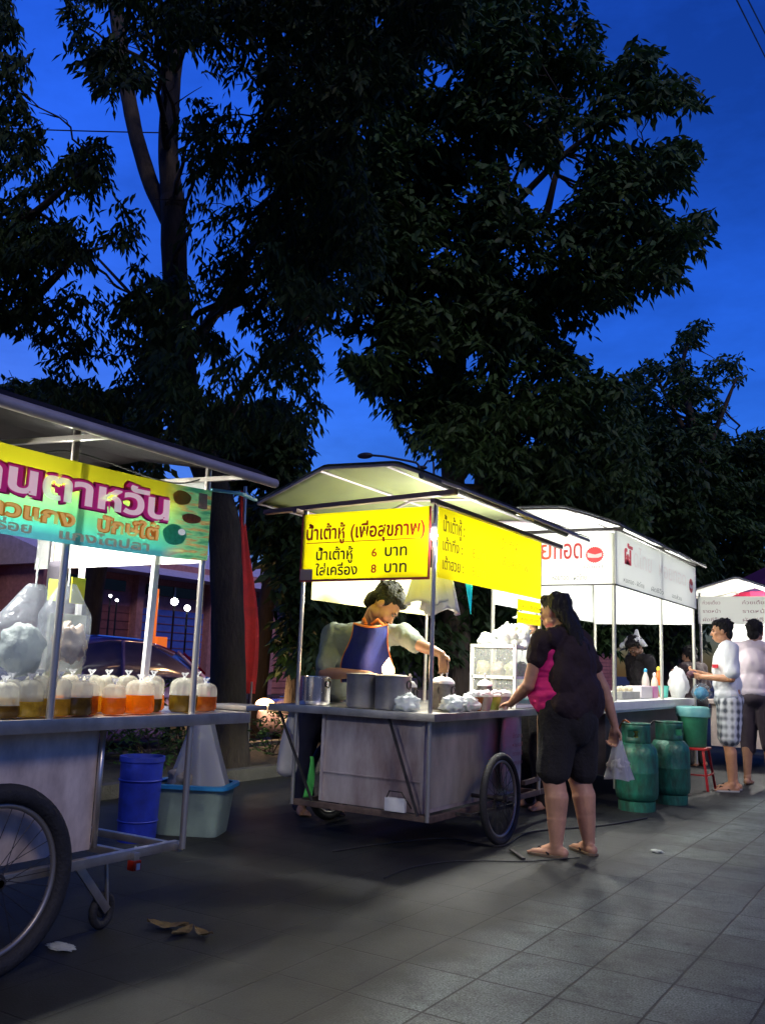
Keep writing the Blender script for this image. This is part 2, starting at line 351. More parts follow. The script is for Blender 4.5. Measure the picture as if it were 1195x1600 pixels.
def bulb_lamp(label, loc, energy, drop=0.12, r=0.03, col=(1, 0.98, 0.9), estr=40, group='bulbs hung inside the food carts', shade=0):
    loc = Vector(loc); t = thing('hanging_bulb', label, 'lamp', loc, group)
    if shade: MB().lathe([(0.016, 0.048), (0.03, 0.044), (shade, 0.0), (shade * 1.03, -0.035), (shade, -0.038), (shade * .96, -0.004), (0.028, 0.038), (0.014, 0.042)], loc, 24, caps=False).build('lamp_shade', mat('shade_enamel', (0.3, 0.3, 0.28), 0.5), t, smooth='a')
    MB().tube([loc + Vector((0, 0, drop)), loc + Vector((0.004, 0, drop * .5)), loc + Vector((0, 0, 0.045))], 0.004, 6).build('cord', BLKL, t)
    MB().lathe([(0.012, 0.05), (0.017, 0.045), (0.017, 0.02), (0.013, 0.012)], loc, 14).build('socket', WHITEP, t, smooth=True)
    em = mat('bulb_glow_%d' % int(estr), (1, 1, 1), emit=col, estr=estr)
    MB().lathe([(0.010, 0.014), (r * .8, -0.005), (r, -0.025), (r * .85, -0.045), (r * .4, -0.058), (0.002, -0.061)], loc, 16).build('glass_bulb', em, t, smooth=True)
    lo = tubes_light('bulb_light', (0, 0, 0), energy, r * 1.5, col); lo.parent = t; lo.location = (0, 0, -0.02 if shade else -0.03)
    return t

# ================================================================ cart A (left, near): curry and rice cart
AXF, AY0, AY1 = -2.8, 0.6, 3.02
ca = thing('curry_cart', 'steel food cart with green and yellow banner, clear bags of curry along its counter', 'food cart', (AXF, AY1, 0), 'street food carts')
MB().box(-3.95, AXF, AY0, 3.35, 0.835, 0.862).box(AXF - 0.012, AXF + 0.004, AY0, 3.352, 0.815, 0.8645).box(-3.94, AXF - 0.012, 3.34, 3.352, 0.815, 0.8645).build('counter_top', STEEL, ca, bevel=0.003)
MB().box(-3.75, AXF - 0.13, 0.7, 2.58, 0.34, 0.834).build('body_panel', SHEET, ca, bevel=0.006)
MB().tube([(AXF - 0.115, 2.585, 0.35), (AXF - 0.115, 2.585, 0.83)], 0.012, 8).build('corner_trim', POLE, ca, smooth=True)
fr = MB()
fr.bar((AXF - 0.085, 0.7, 0.305), (AXF - 0.085, 3.02, 0.305), 0.035, 0.035).bar((-3.8, 0.7, 0.305), (-3.8, 3.02, 0.305), 0.035).bar((AXF - 0.04, 3.0, 0.3), (-3.78, 3.0, 0.3), 0.03)
fr.bar((-3.78, 2.75, 0.3), (AXF - 0.04, 2.75, 0.3), 0.03)
fr.build('base_frame', STEEL, ca, bevel=0.003)
for (x, y, m_) in ((AXF - 0.02, 2.985, POLE), (AXF - 0.02, 2.24, POLE), (AXF - 0.02, 1.4, POLE), (-3.86, 2.985, POLE), (-3.86, 2.2, WHITEP)):
    z0 = 0.3 if y > 2.9 else 0.862
    MB().tube([(x, y, z0), (x, y, 1.98)], 0.0145, 12).build('pole', m_, ca, smooth='a')
MB().bar((-3.13, 2.985, 0.862), (-3.10, 2.985, 1.93), 0.034, 0.02).build('pole', WHITEP, ca, bevel=0.002)
MB().bar((-3.62, 2.985, 0.862), (-3.62, 2.985, 1.93), 0.026, 0.02).build('pole', WHITEP, ca, bevel=0.002)
MB().bar((AXF - .02, 2.985, 0.84), (AXF - .02, 2.985, 0.84), 0.03) if False else None
wheel(ca, (AXF - 0.01, 2.06, 0.325), 0.325, 0.034)
wheel(ca, (-4.05, 2.06, 0.325), 0.325, 0.034)
MB().tube([(AXF + 0.04, 2.06, 0.325), (-4.02, 2.06, 0.325)], 0.014, 10).build('axle', DARKM, ca)
# little dolly castor
cc = GZ(157, 1452, 0.0)
cs = MB().torus((cc.x, cc.y, 0.075), (1, 0.2, 0), 0.058, 0.017, 24, 8).ell((cc.x, cc.y, 0.075), (0.014, 0.03, 0.03)).build('castor', RUBBER, ca, smooth=True)
MB().bar(GX(120, 1350, cc.x + .02), (cc.x + 0.03, cc.y, 0.078), 0.012, 0.034).bar((cc.x + 0.02, cc.y - 0.02, 0.3), (cc.x + 0.03, cc.y, 0.078), 0.01, 0.014).build('castor_bracket', STEEL, cs, bevel=0.002)
# roof sheet: overhang rises away from the pavement
rf = MB(); RY1 = 3.01
prof = [(-2.44, 1.87), (-2.55, 1.93), (-3.3, 2.06), (-4.3, 2.02)]
for i in range(3):
    (xa, za), (xb, zb) = prof[i], prof[i + 1]
    rf.add([(xa, 0.2, za), (xa, RY1, za), (xb, RY1, zb), (xb, 0.2, zb)], [(0, 1, 2, 3)])
rf.build('roof', ROOFG, ca, thick=0.022)
MB().tube([(-2.445, 0.2, 1.87), (-2.445, RY1, 1.87)], 0.02, 10).build('roof_edge', mat('roof_edge_grey', (0.55, 0.48, 0.46), 0.5, 0.3, var=0.2), ca, smooth='a')
MB().bar((-2.5, 2.98, 1.9), (-4.2, 2.98, 1.97), 0.02).bar((-2.5, 2.2, 1.9), (-4.2, 2.2, 2.0), 0.02).build('roof_bar', POLE, ca)
MB().bar((-2.72, 3.1, 1.862), (-2.9, 3.42, 1.90), 0.02, 0.012).bar((-2.72, 3.1, 1.862), (-2.78, 2.97, 1.86), 0.02, 0.012).build('awning_stay', mat('turquoise_paint', (0.12, 0.42, 0.5), 0.5), ca)
# far end valance and back valance
def sagcloth(a, b, z0, z1, sag, n=24, wav=0.012, seed=0):
    a = Vector(a); b = Vector(b); nn = (b - a).cross(Vector((0, 0, 1))).normalized()
    return lambda u, v: a.lerp(b, u) + Vector((0, 0, z1 + (z0 - z1) * (1 - v) - sag * 4 * u * (1 - u) * (0.4 + 0.6 * v))) + nn * wav * mnoise.noise(Vector((u * 5 + seed, v * 2, seed)))
MB().grid(sagcloth((AXF - .03, 2.992, 0), (-4.0, 2.992, 0), 1.53, 1.93, -0.0), 24, 6).build('end_valance', CANVASW, ca, smooth=True)
# printed banner on the pavement side
BX = AXF + 0.012
def banner_mat():
    m = bpy.data.materials.new('banner_print'); m.use_nodes = True; n = m.node_tree; n.nodes.clear(); L = n.links
    out = n.nodes.new('ShaderNodeOutputMaterial'); b = n.nodes.new('ShaderNodeBsdfPrincipled'); b.inputs['Roughness'].default_value = 0.35
    uv = n.nodes.new('ShaderNodeTexCoord'); sp = n.nodes.new('ShaderNodeSeparateXYZ'); L.new(uv.outputs['UV'], sp.inputs[0])
    nz = n.nodes.new('ShaderNodeTexNoise'); nz.inputs['Scale'].default_value = 4; L.new(uv.outputs['UV'], nz.inputs['Vector'])
    # yellow top, green middle, teal bottom, wavy borders; the far end drifts to foliage greens
    ma = n.nodes.new('ShaderNodeMath'); ma.operation = 'MULTIPLY_ADD'; ma.inputs[1].default_value = 0.16; L.new(nz.outputs['Fac'], ma.inputs[0]); L.new(sp.outputs['Y'], ma.inputs[2])
    r = n.nodes.new('ShaderNodeValToRGB'); e = r.color_ramp.elements
    e[0].position = 0.14; e[0].color = (0.02, 0.10, 0.12, 1); e[1].position = 0.95; e[1].color = (0.24, 0.23, 0.006, 1)
    for p, c in ((0.22, (0.03, 0.22, 0.17)), (0.40, (0.06, 0.26, 0.12)), (0.6, (0.16, 0.40, 0.13)), (0.78, (0.45, 0.50, 0.04)), (0.84, (0.28, 0.26, 0.008))):
        q = e.new(p); q.color = (*c, 1)
    L.new(ma.outputs[0], r.inputs[0])
    # picture area at the far end
    v2 = n.nodes.new('ShaderNodeTexNoise'); v2.inputs['Scale'].default_value = 14; v2.inputs['Detail'].default_value = 8; L.new(uv.outputs['UV'], v2.inputs['Vector'])
    r2 = n.nodes.new('ShaderNodeValToRGB'); e2 = r2.color_ramp.elements; e2[0].position = 0.36; e2[0].color = (0.01, 0.09, 0.05, 1); e2[1].position = 0.7; e2[1].color = (0.30, 0.30, 0.10, 1)
    q = e2.new(0.5); q.color = (0.08, 0.22, 0.10, 1); q = e2.new(0.58); q.color = (0.17, 0.08, 0.03, 1)
    L.new(v2.outputs['Fac'], r2.inputs[0])
    mr = n.nodes.new('ShaderNodeMapRange'); mr.inputs[1].default_value = 0.86; mr.inputs[2].default_value = 0.93; L.new(sp.outputs['X'], mr.inputs[0])
    mx = n.nodes.new('ShaderNodeMix'); mx.data_type = 'RGBA'; L.new(mr.outputs[0], mx.inputs[0]); L.new(r.outputs[0], mx.inputs[6]); L.new(r2.outputs[0], mx.inputs[7])
    L.new(mx.outputs[2], b.inputs['Base Color'])
    t = n.nodes.new('ShaderNodeBsdfTranslucent'); L.new(mx.outputs[2], t.inputs[0]); ms = n.nodes.new('ShaderNodeMixShader'); ms.inputs[0].default_value = 0.5
    L.new(b.outputs[0], ms.inputs[1]); L.new(t.outputs[0], ms.inputs[2]); L.new(ms.outputs[0], out.inputs[0]); return m
BY0, BY1, BZ0, BZ1 = 0.9, 2.975, 1.525, 1.845
def bpt(u, v, off=0.0):
    y = BY0 + (BY1 - BY0) * u; s_ = 4 * u * (1 - u)
    return Vector((BX + 0.0025 * mnoise.noise(Vector((u * 4, v * 0.8, 2))) + 0.006 + off, y, BZ0 + (BZ1 - BZ0) * v - 0.016 * s_ + 0.012 * (u ** 8)))
g = MB().grid(lambda u, v: bpt(u, v), 60, 8); bn = g.build('banner', banner_mat(), ca, smooth=True)
uvl = bn.data.uv_layers.new(name='UVMap')
for l in bn.data.loops:
    k = l.vertex_index; uvl.data[l.index].uv = ((k % 61) / 60, (k // 61) / 8)
def bcurve(off): return lambda q: bpt((q.y - BY0) / (BY1 - BY0), (q.z - BZ0) / (BZ1 - BZ0), off)
def blet(s, y0, y1, z, h, specs):
    for (bold, m_, off, nm) in specs:
        k = MB(); text(k, s, (0, y0, z), (0, 1, 0), (0, 0, 1), y1 - y0, h, bold, curve=bcurve(off)); k.build(nm, m_, bn)
PINK = mat('pink_print', (0.62, 0.02, 0.25), 0.4, transl=0.4, emit=(.62, .03, .28), estr=.16); WPR = mat('white_print', (0.85, 0.82, 0.83), 0.4, transl=0.5, emit=(1, .92, .95), estr=.24)  # inks glow a little, standing in for backlight through the banner
ORG = mat('orange_print', (0.65, 0.17, 0.01), 0.4, transl=0.4, emit=(.65, .15, .01), estr=.16); CRM = mat('cream_print', (0.85, 0.62, 0.22), 0.4, transl=0.5, emit=(.9, .6, .2), estr=.24); TAN = mat('tan_print', (0.55, 0.40, 0.30), 0.4, transl=0.4, emit=(.6, .4, .3), estr=.10)  # same small glow in place of light shining through
MAG = mat('dark_pink_print', (0.36, 0.01, 0.12), 0.4, transl=0.3)
blet('ร้านตาหวัน', 1.70, 2.715, 1.684, 0.145, ((0.13, MAG, 0.002, 'lettering_outline'), (0.09, PINK, 0.005, 'lettering_outline'), (0.03, WPR, 0.008, 'lettering')))
blet('ข้าวแกง', 1.80, 2.235, 1.592, 0.078, ((0.07, ORG, 0.006, 'lettering_outline'), (0.02, CRM, 0.009, 'lettering')))
blet('ปักษ์ใต้', 2.34, 2.665, 1.594, 0.078, ((0.07, ORG, 0.006, 'lettering_outline'), (0.02, CRM, 0.009, 'lettering')))
blet('ของอร่อย', 1.70, 2.05, 1.542, 0.05, ((0.03, TAN, 0.0045, 'lettering'),))
blet('แกงไตปลา', 2.17, 2.62, 1.542, 0.05, ((0.03, TAN, 0.0045, 'lettering'),))
# printed food pictures at the far end
fp = MB()
def disc(mb, y, z, ry, rz, off, n=30, rough=0.0):
    rough *= .35
    c = bpt((y - BY0) / (BY1 - BY0), (z - BZ0) / (BZ1 - BZ0), off)
    vs = [c] + [bpt((y + ry * math.cos(a) * (1 + rough * math.sin(5 * a)) - BY0) / (BY1 - BY0), (z + rz * math.sin(a) * (1 + rough * math.cos(3 * a)) - BZ0) / (BZ1 - BZ0), off) for a in [2 * math.pi * i / n for i in range(n)]]
    mb.add(vs, [(0, 1 + i, 1 + (i + 1) % n) for i in range(n)])
k = MB(); disc(k, 2.79, 1.79, 0.055, 0.032, 0.003, rough=0.15); k.build('food_print', mat('brown_food', (0.34, 0.14, 0.02), 0.5, var=0.8, vscale=60, col2=(0.35, 0.3, 0.05), transl=.45), bn)
k = MB(); disc(k, 2.855, 1.705, 0.06, 0.022, 0.0032, rough=0.1); k.build('food_print', mat('red_food', (0.38, 0.10, 0.04), 0.5, var=0.7, vscale=70, transl=.45), bn)
k = MB(); disc(k, 2.76, 1.625, 0.07, 0.045, 0.0034, rough=0.1); k.build('bowl_print', mat('teal_bowl', (0.12, 0.42, 0.34), 0.4, var=0.6, vscale=50, col2=(0.05, 0.22, 0.14), transl=.45), bn)
k = MB(); disc(k, 2.80, 1.64, 0.022, 0.014, 0.004); k.build('bowl_highlight_print', WPR, bn)
k = MB(); k.add([bpt((y - BY0) / (BY1 - BY0), (z - BZ0) / (BZ1 - BZ0), 0.004) for (y, z) in ((2.89, 1.755), (2.945, 1.755), (2.945, 1.825), (2.89, 1.825))], [(0, 1, 2, 3)]); k.build('photo_sticker', mat('mauve_print', (0.5, 0.3, 0.34), 0.5, var=0.5, vscale=60, transl=.4), bn)
bulb_lamp('bright bulb hung under the roof of the curry cart, close to the banner top', (-3.25, 1.98, 1.90), 75, 0.1, 0.03, estr=60, shade=.085)
bulb_lamp('second bulb under the curry cart roof, the one nearer the banner middle', (-3.35, 2.66, 1.92), 50, 0.1, 0.028, estr=60, shade=.085)

# ================================================================ cart B (middle): yellow soy milk cart
YX, YY0, YY1 = -2.65, 4.85, 6.6
cb = thing('soy_milk_cart', 'steel food cart with bright yellow boards priced 6 and 8 baht under an arched roof', 'food cart', (YX, YY0, 0), 'street food carts')
MB().box(-3.84, -2.6, 4.80, 6.9, 0.80, 0.828).box(-3.845, -2.595, 4.79, 4.80, 0.785, 0.832).box(-2.6, -2.588, 4.79, 6.9, 0.785, 0.832).build('counter_top', STEEL, cb, bevel=0.003)
MB().box(-3.46, -2.70, 4.90, 6.35, 0.235, 0.799).build('body_panel', SHEETD, cb, bevel=0.006)
sb = MB()
for (x) in (-3.455, -2.715): sb.bar((x, 4.895, 0.24), (x, 4.895, 0.795), 0.022)
sb.bar((-3.45, 4.893, 0.42), (-2.72, 4.893, 0.42), 0.008).bar((-3.45, 4.893, 0.79), (-2.72, 4.893, 0.79), 0.014)
sb.build('panel_trim', SHEETD, cb)
MB().add([(-2.696, 4.95, 0.26), (-2.696, 6.3, 0.26), (-2.696, 6.3, 0.78), (-2.696, 4.95, 0.78)], [(0, 1, 2, 3)]).build('side_sheet', mat('brushed_side', (0.42, 0.38, 0.33), 0.45, 0.4, var=0.4, vscale=4, bump=0.3, bscale=4, stretch=(1, 1, .4)), cb)
fr = MB()
fr.bar((-3.66, 4.87, 0.215), (-2.64, 4.87, 0.215), 0.035).bar((-2.66, 4.87, 0.21), (-2.66, 6.9, 0.21), 0.035).bar((-3.64, 4.87, 0.21), (-3.64, 6.9, 0.21), 0.035).bar((-3.64, 6.6, .21), (-2.66, 6.6, .21), 0.03)
fr.bar((-2.66, 6.3, 0.30), (-2.66, 7.4, 0.33), 0.03)
fr.build('base_frame', mat('rusty_frame', (0.16, 0.11, 0.09), 0.6, 0.5, var=0.5, vscale=9), cb, bevel=0.003)
for (x, y) in ((-2.655, 4.855), (-3.655, 4.855), (-2.655, 6.58), (-3.655, 6.58)):
    MB().tube([(x, y, 0.2), (x, y, 2.13)], 0.0135, 12).build('pole', POLE, cb, smooth='a')
for (a, b) in (((-2.93, 4.835, 0.785), (-2.71, 4.835, 0.23)), ((-3.78, 4.83, 0.785), (-3.48, 4.83, 0.24))):
    MB().bar(a, b, 0.016, 0.012).build('strut', DARKM, cb)
wheel(cb, (-2.49, 5.53, 0.287), 0.287, 0.024, tilt=0.03)
wheel(cb, (-3.82, 5.53, 0.287), 0.287, 0.024)
MB().tube([(-2.45, 5.53, 0.287), (-3.85, 5.53, 0.287)], 0.013, 10).build('axle', DARKM, cb)
MB().bar((-2.53, 5.2, .215), (-2.53, 5.9, .215), .02).bar((-2.53, 5.53, .215), (-2.53, 5.53, .29), .02).bar((-2.66, 5.2, .215), (-2.53, 5.2, .215), .018).bar((-2.66, 5.9, .215), (-2.53, 5.9, .215), .018).build('axle_bracket', DARKM, cb)
# roof: arched canvas on a frame
def arch_roof(parent, xs, y0, y1, m_, name='roof', edge=None):
    k = MB(); n = 14
    def P(u, y):   # u 0..1 along the arch
        x = xs[0][0] + (xs[-1][0] - xs[0][0]) * u
        for i in range(len(xs) - 1):
            if x >= xs[i][0] - 1e-6 and x <= xs[i + 1][0] + 1e-6:
                t = (x - xs[i][0]) / (xs[i + 1][0] - xs[i][0]); z = xs[i][1] + (xs[i + 1][1] - xs[i][1]) * t; break
        s_ = 0.012 * math.sin((y - y0) / (y1 - y0) * math.pi * 3) ** 2
        return Vector((x, y, z - s_ + 0.006 * mnoise.noise(Vector((x * 4, y * 3, 0)))))
    k.grid(lambda u, v: P(u, y0 + (y1 - y0) * v), 40, 24)
    r = k.build(name, m_, parent, smooth=True, thick=0.006)
    top = MB().grid(lambda u, v: P(u, y0 + (y1 - y0) * v) + Vector((0, 0, 0.014)), 40, 24).build('roof_cover', TARPD, parent, smooth=True, thick=0.004)
    e = MB()
    for y in (y0, (y0 + y1) / 2, y1):
        e.tube([P(i / 20, y) - Vector((0, 0, 0.012)) for i in range(21)], 0.010, 8)
    for u in (0, 0.33, 0.66, 1.0): e.tube([P(u, y0) - Vector((0, 0, .012)), P(u, y1) - Vector((0, 0, .012))], 0.010, 8)
    e.build('roof_frame', edge or POLE, parent, smooth='a')
    return r
EDGE = mat('violet_grey_edge', (0.22, 0.19, 0.24), 0.5, 0.3)
arch_roof(cb, [(-3.98, 2.19), (-3.42, 2.395), (-2.86, 2.365), (-2.42, 2.185)], 4.72, 7.05, CANVAS, edge=EDGE)
MB().bar((-4.0, 4.83, 2.135), (-2.5, 4.83, 2.175), 0.05, 0.03).bar((-2.62, 4.75, 2.115), (-2.62, 6.95, 2.115), 0.03).bar((-3.68, 4.75, 2.115), (-3.68, 6.95, 2.115), 0.03).build('eave_bar', mat('eave_brown', (0.10, 0.06, 0.07), 0.5, 0.2), cb)
MB().tube([(-2.56, 4.5, 2.22), (-2.58, 6.95, 2.22)], 0.022, 10).build('rolled_tarp', TARPD, cb, smooth='a')
# boards
FY = 4.845
fb = MB().box(-3.665, -2.69, FY - 0.006, FY, 1.655, 2.10).build('front_board', YEL, cb)
MB().box(-3.675, -2.685, FY - 0.008, FY + 0.004, 1.640, 1.655).box(-2.69, -2.678, FY - 0.008, FY + 0.004, 1.64, 2.10).box(-3.677, -3.665, FY - 0.008, FY + 0.004, 1.64, 2.1).build('board_frame', mat('red_frame', (0.25, 0.015, 0.02), 0.5), cb)
k = MB()
text(k, 'น้ำเต้าหู้', (-3.635, FY - 0.009, 1.925), (1, 0, 0), (0, 0, 1), 0.315, 0.125, 0.022)
text(k, '(เพื่อสุขภาพ)', (-3.275, FY - 0.009, 1.925), (1, 0, 0), (0, 0, 1), 0.56, 0.125, 0.022)
k.box(-3.63, -2.735, FY - 0.0095, FY - 0.0065, 1.898, 1.9025); k.build('headline', REDL, fb)
for (s_, x_, z_, w_, h_) in (('น้ำเต้าหู้', -3.545, 1.785, 0.295, 0.10), ('บาท', -3.005, 1.795, 0.165, 0.10), ('ใส่เครื่อง', -3.545, 1.682, 0.335, 0.095), ('บาท', -3.005, 1.690, 0.165, 0.10)):
    k = MB(); text(k, s_, (x_, FY - 0.009, z_), (1, 0, 0), (0, 0, 1), w_, h_, 0.02); k.build('menu_text', BLKL, fb)
k = MB(); text(k, '6', (-3.105, FY - 0.009, 1.795), (1, 0, 0), (0, 0, 1), 0.04, 0.075, 0.02); text(k, '8', (-3.105, FY - 0.009, 1.690), (1, 0, 0), (0, 0, 1), 0.04, 0.075, 0.02)
k.build('price_digits', mat('orange_red_digits', (0.6, 0.04, 0.01), 0.5), fb)
MB().box(-3.67, -3.57, FY - 0.010, FY - 0.0065, 1.652, 1.725).build('tape_patch', mat('brown_tape', (0.33, 0.24, 0.2), 0.6), fb)
SXX = -2.638
sbd = MB().box(SXX - 0.006, SXX, 4.875, 6.56, 1.655, 2.10).build('side_board', YEL, cb)
k = MB(); t0 = SXX + 0.002
FGRN = mat('glare_paled_letters', (0.62, 0.50, 0.02), 0.5, transl=.4)  # glare of the lit board put into these paler letters
for (s, y0, w_, z, h, bd) in (('น้ำเต้าหู้ :', 4.93, 0.30, 1.955, 0.125, .012), ('เต้าทึง :', 4.93, 0.27, 1.835, 0.10, .012), ('เต้าฮวย :', 4.93, 0.29, 1.715, 0.10, .012), ('8 บาท', 5.35, 0.2, 1.835, 0.09, 0), ('8 บาท', 5.35, 0.2, 1.715, 0.09, 0), ('น้ำเต้าหู้', 5.8, 0.3, 1.955, 0.1, 0), ('เพื่อสุขภาพ', 5.8, 0.5, 1.835, 0.09, 0)):
    k = MB(); text(k, s, (t0, y0, z), (0, 1, 0), (0, 0, 1), w_, h, bd); k.build('menu_text', GRNL if y0 < 5 else FGRN, sbd)
for (z0, z1) in ((1.545, 1.625), (1.45, 1.53)):
    q = MB().box(SXX - 0.006, SXX, 6.12, 6.56, z0, z1).build('small_price_board', YEL, cb)
    k = MB(); text(k, 'ใส่ไข่  10 บาท' if z0 > 1.5 else 'พิเศษ 10 บาท', (t0, 6.17, z0 + 0.02), (0, 1, 0), (0, 0, 1), 0.34, 0.04, 0.0); k.build('menu_text', GRNL, q)
# back/far valance boards seen from inside under the side board
MB().box(-3.655, -3.65, 4.95, 6.55, 1.53, 2.08).build('back_board', mat('cream_board', (0.85, 0.80, 0.42), 0.5, transl=0.2), cb)
bulb_lamp('bulb hung inside the soy milk cart behind its long yellow board', (-2.84, 5.6, 1.92), 68, 0.14, 0.03, estr=60)
bulb_lamp('bulb hung deeper inside the soy milk cart above the pots', (-2.98, 6.3, 1.96), 38, 0.14, 0.03, estr=60)
bulb_lamp('small bulb hanging outside the front corner pole of the soy milk cart', GY(678, 830, 4.80), 2.2, 0.2, 0.02, estr=60)
# hanging white bags inside the near corner, cloth below
k = GY(672, 935, 5.15)
hb = thing('hanging_bags', 'bunch of white carrier bags hung by the corner pole above the jars', 'plastic bags', k)
PLW = mat('white_plastic', (0.82, 0.84, 0.84), 0.4, var=0.05, transl=0.3)
def crumple(c, sx, sy, sz, seed, rough=0.25, n=18):
    mb = MB(); vs = []; fs = []
    for j in range(n + 1):
        for i in range(n * 2):
            th = math.pi * j / n; ph = 2 * math.pi * i / (n * 2); d = Vector((math.sin(th) * math.cos(ph), math.sin(th) * math.sin(ph), math.cos(th)))
            q = 1 + rough * mnoise.noise(d * 2.2 + Vector((seed, 0, 0))) + rough * 0.7 * abs(mnoise.noise(d * 5 + Vector((0, seed, 0))))
            vs.append(Vector((d.x * sx * q, d.y * sy * q, d.z * sz * q)) + Vector(c))
    for j in range(n):
        for i in range(n * 2): fs.append((j * n * 2 + i, j * n * 2 + (i + 1) % (n * 2), (j + 1) * n * 2 + (i + 1) % (n * 2), (j + 1) * n * 2 + i))
    return mb.add(vs, fs)
def pleat(c, w0, w1, h, d, seed, n=24, jag=0.3):
    c = Vector(c); mb = MB()
    def P(u, v):
        w_ = w0 + (w1 - w0) * v; a = 2 * math.pi * u
        bot = h * (1 - jag * 0.5 * (1 + math.sin(3 * a + seed)) * 0.5) * v
        fold = 1 + 0.22 * math.sin(7 * a + seed) * v
        return c + Vector((w_ * math.cos(a) * fold, d * (0.4 + 0.6 * v) * math.sin(a) * fold, -bot))
    return mb.grid(P, n, 10)
pleat(k + Vector((-0.03, 0, 0.2)), 0.10, 0.14, 0.25, 0.06, 1).build('bag', PLW, hb, smooth=True, thick=0.002)
pleat(k + Vector((0.05, 0.04, 0.2)), 0.08, 0.13, 0.31, 0.05, 4).build('bag', PLW, hb, smooth=True, thick=0.002)
k = GY(745, 940, 5.5)
pn = thing('pennant', 'narrow turquoise pointed flag hanging below the long yellow board', 'pennant', k)
MB().prism([(-2.66, 5.30, 1.66), (-2.66, 5.40, 1.66), (-2.66, 5.385, 1.46)], (0.004, 0, 0)).build('flag', mat('turquoise_cloth', (0.02, 0.55, 0.62), 0.6, transl=0.3), pn)

# ================================================================ cart C (right): white oyster omelette cart
WX, WY0, WY1 = -2.44, 7.72, 10.75
cw_ = thing('omelette_cart', 'white lit food cart with red round emblem on its boards and white counter', 'food cart', (WX, WY0, 0), 'street food carts')
WB = mat('white_board', (0.85, 0.86, 0.83), 0.45, transl=0.4)
MB().box(-3.7, WX + 0.03, 7.5, 10.45, 0.78, 0.80).box(-3.7, WX + 0.05, 7.48, 10.47, 0.80, 0.875).build('counter_top', mat('white_counter', (0.82, 0.83, 0.76), 0.35, var=0.08, vscale=6), cw_, bevel=0.012)
MB().box(-3.6, WX - 0.08, 7.75, 10.3, 0.25, 0.78).build('body_panel', mat('dark_panel', (0.10, 0.085, 0.08), 0.5, 0.4, var=0.5, vscale=4), cw_, bevel=0.006)
for (x, y) in ((WX, 7.76), (WX, 10.7), (-3.6, 7.76), (-3.6, 10.7), (WX, 9.3)):
    MB().tube([(x, y, 0.15 if y != 9.3 else 0.875), (x, y, 2.34)], 0.018, 12).build('pole', mat('cream_pole', (0.5, 0.5, 0.42), 0.4, 0.3), cw_, smooth='a')
fw = MB().box(-3.72, WX - 0.0, WY0 - 0.012, WY0 - 0.004, 1.885, 2.345).build('front_board', WB, cw_)
sw = MB().box(WX + 0.02, WX + 0.028, WY0, WY1, 1.885, 2.365).build('side_board', WB, cw_)
OR2 = mat('orange_red_letters', (0.62, 0.06, 0.01), 0.5); RD2 = mat('bright_red', (0.62, 0.008, 0.015), 0.5); GY2 = mat('grey_letters', (0.12, 0.14, 0.14), 0.5)
yy = WY0 - 0.0145
k = MB(); text(k, 'หอย', (-3.36, yy, 2.12), (1, 0, 0), (0, 0, 1), 0.36, 0.24, 0.01); k.build('headline', OR2, fw)
k = MB(); text(k, 'ทอด', (-2.975, yy, 2.12), (1, 0, 0), (0, 0, 1), 0.265, 0.24, 0.015); k.build('headline', REDL, fw)
def emblem(parent, c, u, r, ru):
    c = Vector(c); u = Vector(u); z = Vector((0, 0, 1)); nn = u.cross(z) * 0.0015
    k = MB(); n = 48; vs = [c] + [c + (u * ru * math.cos(a) + z * r * math.sin(a)) * (1.0 if i % 2 else 0.9) for i, a in enumerate([2 * math.pi * j / n for j in range(n)])]
    k.add(vs, [(0, 1 + i, 1 + (i + 1) % n) for i in range(n)]); k.build('emblem', RD2, parent)
    k = MB(); p = [(-0.75, -0.28), (-0.3, -0.36), (0.4, -0.36), (0.78, -0.2), (0.8, 0.22), (0.35, 0.1), (0.05, 0.02), (-0.35, 0.14), (-0.78, 0.3)]
    k.add([c + nn + u * ru * a + z * r * b for a, b in p], [tuple(range(len(p)))]); k.build('emblem_band', mat('pale_pink', (0.75, 0.5, 0.5), 0.5), parent)
emblem(fw, (-2.595, yy, 2.145), (1, 0, 0), 0.075, 0.085)
k = MB(); text(k, '30 - 40', (-3.42, yy, 2.02), (1, 0, 0), (0, 0, 1), 0.32, 0.09, 0.0); text(k, 'เจ้าเก่า', (-2.69, yy, 2.025), (1, 0, 0), (0, 0, 1), 0.17, 0.045, 0.0)
text(k, 'อาหารตามสั่ง', (-3.36, yy, 1.925), (1, 0, 0), (0, 0, 1), 0.24, 0.055, 0.0); text(k, 'หอยทอด - ผัดไทย', (-2.99, yy, 1.925), (1, 0, 0), (0, 0, 1), 0.32, 0.065, 0.01); k.build('small_text', GY2, fw)
xx = WX + 0.030
k = MB(); text(k, 'ผั', (xx, 7.98, 2.10), (0, 1, 0), (0, 0, 1), 0.26, 0.24, 0.03); k.build('headline', mat('pink_red_letters', (0.7, 0.10, 0.12), 0.5, transl=0.3), sw)
k = MB(); text(k, 'ดไทย', (xx, 8.27, 2.10), (0, 1, 0), (0, 0, 1), 0.6, 0.24, 0.0); k.build('headline', mat('glare_washed_letters', (0.84, 0.78, 0.76), 0.5, transl=0.4), sw)  # lettering paled, the board's overexposure put into its colour
k = MB(); text(k, 'หอยทอด', (xx, 9.15, 2.10), (0, 1, 0), (0, 0, 1), 1.1, 0.22, 0.0); k.build('headline', MATS['glare_washed_letters'], sw)
emblem(sw, (xx, 10.5, 2.13), (0, 1, 0), 0.085, 0.10)
k = MB()
